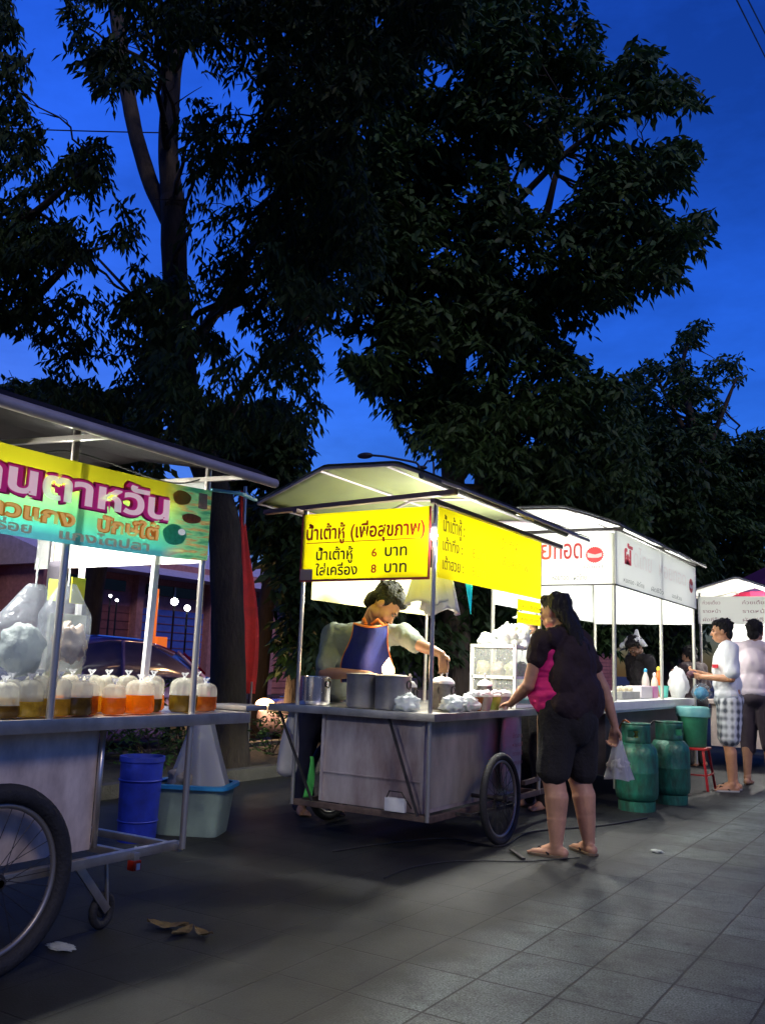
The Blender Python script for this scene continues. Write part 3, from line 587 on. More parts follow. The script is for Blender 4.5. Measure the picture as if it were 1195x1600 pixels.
for (s, y, w_) in (('หอยทอด - ผัดไทย', 7.95, 0.65), ('ผัดซีอิ๊ว', 8.85, 0.45), ('ออส่วน', 9.65, 0.4)): text(k, s, (xx, y, 1.925), (0, 1, 0), (0, 0, 1), w_, 0.06, 0.0)
k.build('small_text', GY2, sw)
MB().bar((-3.72, WY0 - .01, 1.88), (WX + .02, WY0 - .01, 1.88), 0.012).bar((WX + .025, WY0, 1.88), (WX + .025, WY1, 1.88), 0.012).build('board_rail', DARKM, cw_)
arch_roof(cw_, [(-3.75, 2.42), (-3.3, 2.60), (-2.85, 2.58), (-2.34, 2.40)], 7.62, 10.95, CANVASW, edge=DARKM)
MB().bar((-3.75, WY0, 2.38), (-2.34, WY0, 2.37), 0.03).bar((WX + 0.02, WY0, 2.38), (WX + 0.02, WY1, 2.39), 0.02).build('eave_bar', DARKM, cw_)
MB().grid(sagcloth((-3.62, 7.8, 0), (-3.62, 10.7, 0), 1.72, 2.36, 0.0), 24, 6).build('back_valance', CANVASW, cw_, smooth=True)
MB().grid(sagcloth((-3.6, 10.68, 0), (WX, 10.68, 0), 1.70, 2.36, 0.0), 24, 6).build('end_valance', CANVASW, cw_, smooth=True)
bulb_lamp('bulb under the white cart roof near its red emblem corner', (-2.85, 8.3, 2.2), 45, 0.15, 0.035, estr=60)
bulb_lamp('bulb under the white cart roof above the tall white bag', (-2.8, 9.8, 2.2), 42, 0.15, 0.035, estr=60)
wheel(cw_, (WX + 0.0, 9.3, 0.28), 0.28, 0.022)

# ================================================================ cart D (far right edge): white lit stall with mauve umbrella
FYD = 12.2
cd = thing('far_stall', 'far white lit stall behind the man in white T-shirt', 'food stall', (-2.2, FYD, 0), 'street food carts')
xa, xb = GY(1090, 960, FYD).x, GY(1215, 960, FYD).x
zt, zb_ = GY(1140, 932, FYD).z, GY(1140, 975, FYD).z
MB().box(xa, xb, FYD, FYD + 0.01, zb_, zt).build('front_board', WB, cd)
MB().box(xa, xb, FYD + 1.6, FYD + 1.61, 1.3, zt).build('back_board', WB, cd)
MB().box(xa, xb, FYD, FYD + 1.8, 0.78, 0.83).box(xa + .1, xb - .1, FYD + .1, FYD + 1.6, 0.25, 0.78).build('counter_top', SHEET, cd, bevel=0.006)
for x in (xa + .02, xb - .02):
    for y in (FYD + .03, FYD + 1.5): MB().tube([(x, y, 0), (x, y, zt + .05)], 0.018, 10).build('pole', POLE, cd)
arch_roof(cd, [(xa - .15, zt + 0.05), (xa + .5, zt + 0.24), (xb - .4, zt + 0.22), (xb + .1, zt + 0.04)], FYD - .1, FYD + 2.0, CANVASW)
for i in range(3):
    for x_, w_ in ((xa + 0.06, .22), (xb - 0.42, .3)):
        k = MB(); text(k, ('ก๋วยเตี๋ยว', 'ราดหน้า', 'ผัดซีอิ๊ว')[i], (x_, FYD - .002, zt - 0.10 - 0.11 * i), (1, 0, 0), (0, 0, 1), w_, 0.06); k.build('menu_text', mat('mauve_letters', (0.35, 0.18, 0.22), 0.5), cd)
bulb_lamp('bulb of the far white stall behind the standing man', (xa + 0.8, FYD + 0.7, zt - 0.02), 90, 0.12, 0.035, estr=60)
# ================================================================ small goods
FILM = mat('clear_film', (0.72, 0.72, 0.60), 0.12, alpha=0.40, transl=0.35, bump=.5, bscale=60, stretch=(1, 1, .25))
FILM2 = mat('thick_film', (0.36, 0.40, 0.46), 0.15, alpha=0.30, transl=0.3, bump=0.9, bscale=16)
def curry_bag(label, x, y, w_, h, liq, level, seed, m2=None):
    z = 0.8655
    t = thing('curry_bag', label, 'bag of curry', (x, y, z), 'bags of curry along the counter')
    ang = R_.uniform(-.5, .5); ph = R_.uniform(0, 6)
    def fl(u, v):
        al = 2 * math.pi * u; zz = level + (1 - level) * v
        r = w_ * (.49 - .05 * (zz - level) / (1 - level)) if zz < .78 else w_ * .44 * math.sqrt(max(0, 1 - ((zz - .78) / .235) ** 2)) + .002
        r *= 1 + .05 * v * math.sin(6 * al + ph) + .05 * v * math.sin(11 * al + 2 * ph + 3 * v) + .13 * mnoise.noise(Vector((math.cos(al) * 1.5 + seed, math.sin(al) * 1.5, zz * h * 14 + seed)))
        return Vector((x, y, z)) + S @ Vector((r * math.cos(al), r * math.sin(al), h * zz))
    S = Matrix.Rotation(ang, 3, 'Z') @ Matrix.Diagonal(Vector((0.78, 1, 1)))
    MB().grid(fl, 44, 16).build('film', FILM, t, smooth=True)
    pl = [(w_ * .42, 0.002), (w_ * .5, 0.014), (w_ * .5, h * .3)]
    if level > .32: pl.append((w_ * .49, h * level))
    MB().lathe(pl, (x, y, z), 28, S, wob=0.13, seed=seed).build('curry', m2 or liq, t, smooth='a')
    k = MB(); zz = z + h
    k.tube([(x, y, zz - .006), (x, y, zz + .008)], [.007, .005], 8)
    for a in (0.4, 1.9, 3.6, 5.0):
        k.add([(x, y, zz + .003), (x + .012 * math.cos(a) - .006 * math.sin(a), y + .014 * math.cos(a + .3) + .004, zz + .024), (x + .016 * math.cos(a + .5), y + .017 * math.sin(a + .5), zz + .020), (x + .008 * math.cos(a + 1), y + .008 * math.sin(a + 1), zz + .006)], [(0, 1, 2, 3)])
    k.build('knot', PLW, t)
def liq(n, c, c2=None): return mat(n, c, 0.12, var=0.5, vscale=28, col2=c2, coat=0.6, transl=0.5)
LO = liq('orange_curry', (0.85, 0.30, 0.006), (0.60, 0.17, 0.004)); LB = liq('brown_curry', (0.14, 0.055, 0.012)); LY = liq('yellow_curry', (0.75, 0.45, 0.02), (0.35, 0.2, 0.02))
LG = liq('olive_curry', (0.20, 0.12, 0.008), (0.05, 0.03, 0.01)); LV = liq('vegetable_curry', (0.78, 0.55, 0.06), (0.10, 0.07, 0.01)); LR = liq('reddish_curry', (0.55, 0.18, 0.015), (0.2, 0.05, 0.01))
# (x px, base y px, width m, height m, material, level, label)
BAGS = [(3, 1131, .115, .125, LG, .35, 'bag of dark curry at the left edge of the photo'),
        (24, 1128, .115, .14, LV, .5, 'bag of yellow vegetable curry, second from the photo edge'),
        (44, 1130, .11, .14, LV, .42, 'bag of pale curry, third from the photo edge'),
        (66, 1128, .12, .145, LV, .45, 'bag of vegetable curry with yellow lumps left of the near pole'),
        (92, 1127, .12, .14, LY, .45, 'bag of yellow curry right in front of the near pole'),
        (122, 1124, .125, .135, LG, .52, 'bag with yellow topped dark curry just beyond the near pole'),
        (149, 1122, .11, .125, LR, .55, 'bag of dark reddish curry half hidden behind the first orange bag'),
        (177, 1121, .115, .125, LO, .55, 'smaller bag of orange curry, first of the two orange ones'),
        (217, 1120, .13, .14, LO, .55, 'plump bag of bright orange curry with a wide white top'),
        (249, 1117, .11, .125, LG, .42, 'bag of dark olive curry between the orange bag and the yellow edged one'),
        (286, 1118, .135, .14, LG, .5, 'big bag of olive curry with bright yellow edges'),
        (325, 1116, .115, .13, LR, .52, 'last bag of the row, brown curry beside the end pole')]
for i, (px, py, w_, h, m_, lv, lb) in enumerate(BAGS):
    p = GX(px, py, AXF - 0.10); jx = (0, -.04, 0, -.03, -.01, 0, -.06, 0, 0, -.06, 0, -.02)[i]
    curry_bag(lb, AXF - 0.105 + jx, p.y, w_, h * R_.uniform(.98, 1.14), m_, lv, i * 3.1)
for i, (px, m_, lb) in enumerate(((55, LV, 'back row bag of curry near the photo edge'), (108, LO, 'back row bag of orange curry behind the near pole'), (138, LY, 'back row bag of yellow curry just right of the near pole'), (196, LY, 'back row bag of yellow curry between the two orange bags'), (165, LY, 'back row bag of curry between brown and orange bags'), (236, LO, 'back row bag of curry behind the plump orange one'), (305, LY, 'back row bag of curry behind the end of the row'))):
    p = GX(px, 1116, AXF - 0.24); curry_bag(lb, AXF - 0.24, p.y, .12, .155, m_, .45, 50 + i * 2.2)
k = GX(360, 1112, AXF - 0.2)
ft = thing('food_tray', 'flat steel tray on the counter end past the last curry bag', 'tray', (AXF - 0.2, k.y, 0.8655))
MB().box(AXF - .28, AXF - .05, k.y - .06, k.y + .1, 0.8655, 0.89).build('tray_body', STEEL, ft, bevel=0.006)
# big hanging clear bags inside cart A
def hang_bag(label, c, w_, h, seed, m_, full=0.7, peak=0.5, group='big clear bags hung inside the curry cart'):
    c = Vector(c); t = thing('hanging_bag', label, 'plastic bag', c, group)
    def P(u, v):
        a = 2 * math.pi * u
        if v < 0.35: r = 0.03 + (w_ * .5 - .03) * (v / .35) ** 0.9
        elif v < 0.8: r = w_ * .5 * (1 - 0.12 * ((v - .35) / .45) ** 2)
        else: r = w_ * .44 * math.sqrt(max(0.0, 1 - ((v - .8) / .2) ** 2)) + 0.004
        n_ = mnoise.noise(Vector((math.cos(a) * 1.3 + seed, math.sin(a) * 1.3, v * 3)))
        r *= 1 + 0.16 * n_ + 0.05 * math.sin(5 * a + seed) * (1 - v)
        return c + Vector((r * math.cos(a) * .8, r * math.sin(a), -h * v + 0.0)) + Vector((0, (peak - .5) * w_ * (1 - v), 0))
    MB().grid(P, 30, 26).build('film', m_, t, smooth=True)
    MB().tube([c + Vector((0, (peak - .5) * w_, -0.01)), c + Vector((0, (peak - .5) * w_, 0.10))], 0.004, 6).build('string', PLW, t)
    return t
c = GY(30, 925, 2.86)
tb = hang_bag('large puffed clear bag with a bright round bulge hung nearest the photo edge', GX(33, 918, -3.0) + Vector((0, 0, 0.02)), 0.27, 0.46, 3, FILM2, peak=0.75)
crumple(GX(33, 1015, -3.0), 0.07, 0.085, 0.10, 7, 0.2).build('packed_foam', mat('foam_white', (0.40, 0.46, 0.46), 0.5, transl=0.3, bump=.8, bscale=25), tb, smooth=True)
tb = hang_bag('crumpled clear bag of small packets hung behind the near pole', GX(108, 912, -2.98), 0.22, 0.36, 11, FILM2)
crumple(GX(108, 1005, -2.98), 0.05, 0.06, 0.07, 12, 0.5).build('packets', mat('beige_packets', (0.42, 0.33, 0.26), 0.4, var=0.3, vscale=12), tb, smooth=True)
k = GY(335 / 2.78, 930, 2.97)
ys = thing('yellow_poster', 'yellow card fixed on the far white pole of the curry cart', 'poster', GX(115, 930, -3.1))
k = GX(121, 925, -3.1); MB().box(k.x, k.x + .006, k.y - .035, k.y + .035, k.z - .05, k.z + .06).build('card', mat('yellow_card', (0.7, 0.62, 0.03), 0.5), ys)
k = GX(84, 922, -3.5); ys.location
y2 = thing('yellow_tag', 'small lime tag hanging on dark cloth behind the near pole', 'tag', k)
MB().box(k.x, k.x + .004, k.y - .03, k.y + .03, k.z - .05, k.z + .05).build('card', mat('lime_card', (0.5, 0.62, 0.08), 0.5), y2)
k = GX(84, 960, -3.52)
dc = thing('dark_cloth', 'dark cloth hanging inside the curry cart behind the lime tag', 'cloth', k)
pleat(k + Vector((-.01, 0, 0.25)), 0.05, 0.055, 0.36, 0.02, 2).build('cloth', mat('dark_cloth', (0.05, 0.045, 0.06), 0.8), dc, smooth=True, thick=0.004)
k = GX(105, 1000, -3.35)
cbx = thing('cupboard_panel', 'grey green board leaning inside the curry cart behind the clear bags', 'board', k)
MB().box(k.x - .02, k.x, k.y - .10, k.y + .10, 0.862, 1.28).build('board', mat('greygreen_board', (0.22, 0.24, 0.19), 0.7, var=0.3), cbx, bevel=0.004)

# blue bin, lidded tub with sack
k = GZ(214, 1297, 0.0) * 0.80; k = Vector((-3.62, 3.55, 0))
k = GZ(213, 1313, 0.0)
BIN = mat('blue_plastic', (0.006, 0.02, 0.30), 0.5, var=0.5, vscale=6)
bb = thing('blue_bin', 'deep blue plastic bin standing on the pavement under the counter end', 'bin', k)
dd = (k - Vector((0, 0, 0))).length; rw = 0.5 * 62 / 1400 * dd * 1.0
pr = [(rw * .86, 0.0), (rw * .88, 0.02), (rw * .99, 0.46), (rw * 1.0, 0.47), (rw * 1.05, 0.47), (rw * 1.05, 0.50), (rw * .98, 0.50), (rw * .95, 0.40), (rw * .85, 0.03)]
MB().lathe(pr, k, 32, Matrix.Rotation(.3, 3, 'Z')).build('bin_body', BIN, bb, smooth='a')
MB().torus(k + Vector((0, 0, 0.36)), (0, 0, 1), rw * .985, 0.006, 32, 6).torus(k + Vector((0, 0, 0.12)), (0, 0, 1), rw * .91, 0.005, 32, 6).build('rib', BIN, bb, smooth=True)
k = GZ(300, 1300, 0.0)
tb = thing('storage_tub', 'pale green storage tub with blue rim beside the blue bin', 'storage box', k, rz=0)
def tubloft(c, w0, d0, w1, d1, z0, z1, ang, rnd=0.25, n=32):
    M = Matrix.Rotation(ang, 3, 'Z')
    def ring(w_, d_, z):
        r = []
        for i in range(n):
            a = 2 * math.pi * i / n; cx, sy = math.cos(a), math.sin(a)
            r.append(M @ Vector((w_ * math.copysign(abs(cx) ** rnd, cx), d_ * math.copysign(abs(sy) ** rnd, sy), z)) + Vector(c))
        return r
    return ring
rg = tubloft(k, 0, 0, 0, 0, 0, 0, 0.45, 0.3)
def loftrings(mb, rings, cap0=True, cap1=False):
    n = len(rings[0]); vs = [p for r in rings for p in r]; fs = []
    for j in range(len(rings) - 1):
        for i in range(n): fs.append((j * n + i, j * n + (i + 1) % n, (j + 1) * n + (i + 1) % n, (j + 1) * n + i))
    if cap0: fs.append(tuple(range(n - 1, -1, -1)))
    if cap1: fs.append(tuple((len(rings) - 1) * n + i for i in range(n)))
    return mb.add(vs, fs)
loftrings(MB(), [rg(.20, .155, 0.0), rg(.205, .16, .03), rg(.235, .18, .29), rg(.22, .165, .285), rg(.195, .15, .03)]).build('tub_body', mat('pale_green_plastic', (0.30, 0.40, 0.33), 0.4, var=0.2, vscale=5, transl=0.1), tb, smooth='a')
loftrings(MB(), [rg(.236, .181, .288), rg(.262, .205, .288), rg(.262, .205, .312), rg(.222, .168, .312)], False).build('tub_rim', mat('sky_blue_plastic', (0.03, 0.26, 0.55), 0.4), tb, smooth='a')
k2 = k + Vector((-0.03, -0.02, 0.26))
sk = thing('sack', 'translucent pale sack hung from the counter end, its bottom resting in the blue rimmed tub', 'sack', k2)
pleat(k2 + Vector((0.03, 0.05, 0.56)), 0.025, 0.20, 0.56, 0.16, 2, jag=0.12).build('sack_film', mat('sack_film', (0.55, 0.56, 0.6), 0.35, alpha=0.75, transl=0.3), sk, smooth=True)
crumple(k2 + Vector((0, 0, 0.06)), 0.14, 0.12, 0.10, 8, 0.25).build('contents', mat('sack_contents', (0.38, 0.33, 0.25), 0.7, var=0.5, vscale=25), sk, smooth=True)
k = GX(210, 1352, -3.0)
rt = thing('tail_reflector', 'small red and white reflector hanging under the base of the curry cart', 'reflector', k)
MB().box(k.x - .02, k.x + .02, k.y - .022, k.y + .022, k.z - .02, k.z + .022).build('lens', mat('red_reflector', (0.5, 0.03, 0.01), 0.2, var=0.2), rt, bevel=0.006)
MB().box(k.x + .018, k.x + .024, k.y - .008, k.y + .012, k.z - .016, k.z + .01).bar((k.x, k.y, k.z + .02), (k.x, k.y, 0.30), 0.006).build('white_patch', WHITEP, rt)
# litter and leaves on the paving
k = GZ(95, 1482, 0.0)
lt = crumple(k + Vector((0, 0, .006)), 0.06, 0.035, 0.006, 3, 0.5).build('paper_scrap', mat('dirty_paper', (0.42, 0.45, 0.42), 0.8, var=0.3, vscale=20), smooth=True)
tag(lt, 'flattened white paper scrap on the dark paving below the big wheel', 'litter', 'litter on the paving')
k = GZ(1025, 1332, 0.0)
lt = crumple(k + Vector((0, 0, .008)), 0.035, 0.025, 0.008, 5, 0.5).build('paper_scrap', MATS['dirty_paper'], smooth=True)
tag(lt, 'tiny white crumpled scrap on open paving beyond the woman', 'litter', 'litter on the paving')
LEAFD = mat('dry_leaf', (0.16, 0.11, 0.04), 0.8, var=0.5, vscale=30)
for i, (px, py, s_) in enumerate(((262, 1450, .09), (285, 1460, .07), (318, 1462, .06))):
    k = GZ(px, py, 0.004); a = i * 1.3 + 0.4; u = Vector((math.cos(a), math.sin(a), 0)); v = Vector((-math.sin(a), math.cos(a), 0))
    m_ = MB().grid(lambda a_, b_: k + u * (a_ - .5) * s_ * 2 + v * (b_ - .5) * s_ * .9 * math.sin(math.pi * max(.02, min(.98, a_))) + Vector((0, 0, 0.012 * abs(a_ - .5) * 4 * R_.uniform(.5, 1) + .02 * abs(b_ - .5))), 8, 4).build('fallen_leaf', LEAFD)
    tag(m_, ('dry brown curled leaf, the leftmost of three on the paving', 'dry brown leaf lying in the middle of three on the paving', 'smallest dry leaf, the right one of three on the paving')[i], 'leaf', 'fallen leaves on the paving')
# cables below the yellow cart
def cable(label, pts, r=0.006):
    P = [GZ(x, y, 0.007) for x, y in pts]; out = []
    for i in range(len(P) - 1):
        p0 = P[max(0, i - 1)]; p1 = P[i]; p2 = P[i + 1]; p3 = P[min(len(P) - 1, i + 2)]
        for t in [j / 8 for j in range(8)]:
            out.append(0.5 * ((2 * p1) + (-p0 + p2) * t + (2 * p0 - 5 * p1 + 4 * p2 - p3) * t * t + (-p0 + 3 * p1 - 3 * p2 + p3) * t ** 3))
    out.append(P[-1])
    tag(MB().tube(out, r, 6).build('power_cable', RUBBER, smooth=True), label, 'cable', 'black cables on the paving')
cable('thin black cable winding on the paving in front of the yellow cart', [(600, 1372), (640, 1356), (700, 1346), (760, 1345), (820, 1346), (905, 1340)], .004)
cable('black cable running along the paving past the front wheel to the woman', [(520, 1330), (600, 1318), (700, 1310), (780, 1322), (830, 1300), (940, 1290), (1010, 1278)])
k = GZ(808, 1336, 0.01); 
tag(MB().bar(GZ(798, 1328, .012), GZ(818, 1342, .012), 0.02, 0.012).build('dropped_stick', DARKM), 'short dark stick lying on the paving between wheel and woman', 'stick')
k = Vector((-2.84, 4.86, 0.27))
so_ = thing('socket_box', 'small white socket box with a lead under the yellow cart front panel', 'socket box', k)
MB().box(k.x - .10, k.x + .04, k.y - .03, k.y + .0, k.z - .03, k.z + .05).build('box_body', WHITEP, so_, bevel=0.005)
MB().tube([k + Vector((-.1, -.02, .03)), k + Vector((-.06, -.04, .09)), k + Vector((.03, -.05, .09)), k + Vector((.09, -.03, .0))], 0.004, 6).build('lead', BLKL, so_, smooth=True)

# ---------------------------------------------------------------- goods on the yellow cart
T = 0.832
def pot(label, x, y, r, h, m_=None, lid=False, name='steel_pot', group='steel pots on the soy milk cart', z=T):
    t = thing(name, label, 'pot', (x, y, z), group)
    pr = [(r * .94, 0), (r * .99, .012), (r, .03), (r, h - .008), (r * 1.05, h - .006), (r * 1.05, h), (r * .98, h), (r * .96, h - .03), (r * .93, h - .06)]
    MB().lathe(pr, (x, y, z), 40).build('pot_body', m_ or STEEL, t, smooth='a')
    MB().torus((x + r, y, z + h * .75), (1, 0, 0), 0.025, 0.005, 16, 6).torus((x - r, y, z + h * .75), (1, 0, 0), 0.025, 0.005, 16, 6).build('pot_handle', DARKM, t, smooth=True)
    if lid:
        MB().lathe([(r * 1.06, h), (r * 1.04, h + .012), (r * .6, h + .035), (r * .12, h + .045), (r * .1, h + .06), (r * .18, h + .07), (r * .16, h + .082), (.002, h + .088)], (x, y, z), 32).build('pot_lid', WHITEP if lid == 'w' else STEEL, t, smooth='a')
    return t
def on(px, py, z=T): return GZ(px, py, z)
BRT = mat('bright_steel', (0.75, 0.76, 0.8), 0.2, 1.0, bump=0.05, bscale=3)
k = GY(460, 1090, 5.15); pot('shiny steel pot on the counter corner by the outer pole', -3.62, 5.0, .105, .185, BRT)
GPOT = mat('grey_enamel', (0.30, 0.29, 0.28), 0.4, 0.5, var=0.3, vscale=6)
pot('big open soup pot with pale foam, left one of the pair below the vendor', -3.24, 5.02, .115, .215, GPOT)
pot('big grey soup pot standing second from the corner pole', -3.00, 4.99, .115, .21, GPOT)
FOAM = mat('soy_foam', (0.55, 0.50, 0.36), 0.6, var=0.3, vscale=20, bump=0.5, bscale=30)
for i, x in enumerate((-3.24, -3.00)):
    o = MB().lathe([(.105, 0), (.104, .012), (.08, .022), (.002, .026)], (x, 5.02 - .03 * i, T + .195), 28, wob=.1).build('soy_milk', FOAM, smooth=True)
    tag(o, ('foaming soy milk filling the left big pot', 'foaming soy milk filling the pot nearer the corner pole')[i], 'soy milk')
JAR = mat('dark_jar', (0.16, 0.15, 0.15), 0.15, var=0.4, vscale=30)
for i, (x, y, r, h) in enumerate(((-2.78, 5.3, .05, .17), (-2.90, 5.45, .075, .17), (-2.72, 5.75, .05, .16), (-3.0, 5.2, .045, .14))):
    pot(('dark jar with white domed lid just behind the corner pole', 'widest dark jar with white lid and round knob', 'small jar with white lid beside the glass cabinet', 'short jar with lid behind the pots')[i], x, y, r, h, JAR, 'w', 'lidded_jar', 'lidded jars on the soy milk cart')
for i in range(3):
    k = Vector((-2.68, 4.98 + i * .22, T + .045)) if i else Vector((-2.86, 4.93, T + .04))
    o = thing('bag_pile', ('pile of clear bags just behind the front rim of the counter', 'heap of clear ice bags right of the corner pole', 'clear bags of white curd piled before the brown cup')[i], 'plastic bags', k, 'heaps of clear bags on the soy milk counter')
    crumple(k, .06, .09, .05, i * 5 + 2, 0.6).build('film', mat('bag_white_film', (0.75, 0.80, 0.80), 0.25, alpha=0.85, transl=0.3), o, smooth=True)
    crumple(k - Vector((0, 0, .01)), .045, .07, .03, i * 3, 0.4).build('contents', mat('curd', (0.55, 0.62, 0.60), 0.5), o, smooth=True)
CUPS = ((5.50, (0.30, 0.13, 0.03), 'clear cup of brown drink with white froth, nearest the clear bags'), (5.64, (0.42, 0.42, 0.38), 'cup of grey milk drink between the brown and green cups'), (5.78, (0.30, 0.42, 0.06), 'cup of green drink in the row by the glass cabinet'), (5.93, (0.35, 0.35, 0.36), 'grey cup at the far end of the cup row'))
for i, (y, c_, lb) in enumerate(CUPS):
    x = -2.665; t = thing('drink_cup', lb, 'cup', (x, y, T), 'cups of drink along the soy milk counter')
    MB().lathe([(.036, 0), (.054, .085), (.056, .09)], (x, y, T), 24).build('cup_body', mat('drink_%d' % i, c_, 0.25, var=0.2), t, smooth='a')
    crumple((x, y, T + .105), .052, .055, .026, i, .4).build('white_topping', PLW, t, smooth=True)
# glass cabinet
gx0, gx1, gy0, gy1, gz1 = -3.05, -2.70, 6.22, 6.62, T + .46
gc = thing('glass_cabinet', 'white framed glass cabinet stacked with food at the far end of the soy milk counter', 'display cabinet', (-2.9, 6.4, T))
k = MB(); e = .022
for x in (gx0, gx1):
    for y in (gy0, gy1): k.box(x - e / 2, x + e / 2, y - e / 2, y + e / 2, T, gz1)
for z in (T + .012, T + .22, gz1 - .012):
    k.box(gx0, gx1, gy0 - e / 2, gy0 + e / 2, z - .011, z + .011).box(gx0, gx1, gy1 - e / 2, gy1 + e / 2, z - .011, z + .011).box(gx0 - e / 2, gx0 + e / 2, gy0, gy1, z - .010, z + .010).box(gx1 - e / 2, gx1 + e / 2, gy0, gy1, z - .010, z + .010)
k.build('frame', mat('white_frame', (0.8, 0.8, 0.76), 0.4), gc)
GL = mat('clear_pane', (0.9, 0.95, 0.92), 0.05, alpha=0.13)
MB().box(gx0, gx1, gy0 - .002, gy0 + .002, T + .02, gz1 - .02).box(gx1 - .002, gx1 + .002, gy0, gy1, T + .02, gz1 - .02).build('glass_pane', GL, gc)
MB().box(gx0, gx1, gy0, gy1, T + .21, T + .214).box(gx0, gx1, gy0, gy1, gz1 - .004, gz1).build('shelf', WHITEP, gc)
for i in range(9):
    x = gx0 + .06 + (i % 3) * .115; y = gy0 + .08 + (i // 3 % 2) * .17; z = T + .03 + (i // 5) * .2
    nm, cl = (('snack_packet', (0.22, 0.18, 0.03)), ('bread_bag', (0.17, 0.09, 0.04)), ('fruit_bag', (0.12, 0.16, 0.03)))[i % 3]
    o = crumple((x, y, z + .05), .05, .06, .055, i * 4, .35).build(nm, mat('goods_%d' % (i % 3), cl, 0.5, var=0.7, vscale=40, col2=(0.3, 0.3, 0.24)), smooth=True)
    tag(o, ('%s in the glass cabinet, %s shelf, %s' % ({'snack_packet': 'yellowish packet', 'bread_bag': 'brown bread bag', 'fruit_bag': 'greenish fruit bag'}[nm], ('lower', 'upper')[i // 5], ('front', 'back')[i // 3 % 2] + (' near the pole', ' middle', ' near the woman')[i % 3])), 'goods', 'goods inside the glass cabinet')
for i in range(4):
    o = crumple((gx0 + .09 + .07 * i, gy0 + .12 + .08 * (i % 2), gz1 + .035 + .03 * (i > 1)), .08, .09, .05 + .03 * (i > 1), 30 + i, .6).build('white_bag', PLW, smooth=True)
    tag(o, ('crumpled white bag on top of the glass cabinet, over its outer post', 'low white bag second along the cabinet top', 'tall white bag heap on the cabinet top behind the small yellow boards', 'white bag on the cabinet top nearest the woman')[i], 'plastic bag', 'white bags on the glass cabinet')
k = GX(838, 1088, -2.64)
gb = thing('green_basin', 'turquoise shallow basin by the woman\'s hand', 'basin', (-2.78, 6.78, T))
MB().lathe([(.09, 0), (.13, .05), (.138, .055), (.125, .05), (.085, .008)], (-2.78, 6.72, T), 28).build('basin_body', mat('turquoise_plastic', (0.10, 0.5, 0.42), 0.4), gb, smooth='a')
# burner flame
k = GY(607, 1046, 5.22)
fl = thing('burner_flame', 'small bright flame glowing behind the soup pots under the vendor', 'flame', k)
MB().lathe([(.02, -.045), (.045, -.02), (.040, .012), (.020, .045), (.001, .08)], k, 18, wob=.5).build('flame', mat('flame_glow', (1, 1, 1), emit=(1, 0.5, 0.17), estr=1.6), fl, smooth=True)
lo = tubes_light('flame_light', (0, 0, 0), 1.6, 0.05, (1, 0.7, 0.4)); lo.parent = fl; lo.location = (0, -.06, 0.03)
# bag and towels hanging at the left side of the yellow cart
k = GX(450, 1165, -3.80)
wb = thing('hanging_white_bag', 'long white carrier bag with a faint red mark hung below the counter corner', 'plastic bag', (-3.74, 4.9, .7))
def lb(u, v):
    a = 2 * math.pi * u; r = .03 + .05 * math.sin(math.pi * min(1, v * 1.0) * .55) + .012 * math.sin(4 * a + v * 3) * v
    if v > .88: r *= math.sqrt(max(0.02, 1 - ((v - .88) / .12) ** 2))
    return Vector((-3.735 - .04 * v + r * math.cos(a), 4.93 + r * .7 * math.sin(a), .79 - .44 * v))
MB().grid(lb, 24, 22).build('bag_body', mat('grey_white_plastic', (0.55, 0.52, 0.52), 0.5, transl=0.2), wb, smooth=True)
k = MB(); k.ell((-3.725, 4.875, .62), (.014, .004, .010)); k.build('red_mark', REDL, wb)
gt = thing('green_towel', 'bright green cloth strip dangling behind the left strut of the yellow cart', 'towel', (-3.55, 4.93, .5))
MB().grid(lambda u, v: Vector((-3.575 + (.03 + .03 * v) * u - .03 * v, 4.92 + .02 * math.sin(6 * u + 4 * v), .50 - .26 * v)), 8, 14).build('cloth', mat('green_cloth', (0.06, 0.42, 0.08), 0.7), gt, smooth=True, thick=0.004)
pg = thing('printed_sack', 'translucent rice sack with faint red print hung behind the front wheel', 'sack', (-2.62, 6.05, .5))
def psk(u, v):
    a = 2 * math.pi * u; r = .10 + .035 * math.sin(math.pi * v)
    if v > .9: r *= math.sqrt(max(0.02, 1 - ((v - .9) / .1) ** 2))
    return Vector((-2.64 + r * .35 * math.cos(a), 6.02 + r * math.sin(a) * 1.15, .79 - .52 * v))
MB().grid(psk, 28, 20).build('sack_body', mat('sack_beige', (0.62, 0.55, 0.48), 0.4, var=0.25, vscale=8, transl=0.2), pg, smooth=True)
k = MB()
for i in range(4): text(k, ('ข้าวสาร', 'หอมมะลิ', 'ตราดอกไม้', 'บรรจุถุง')[i], (-2.585, 5.93, .64 - .06 * i), (0, 1, 0), (0, 0, 1), .17, .04, .0)
k.build('red_print', mat('faded_red', (0.45, 0.12, 0.10), 0.5), pg)

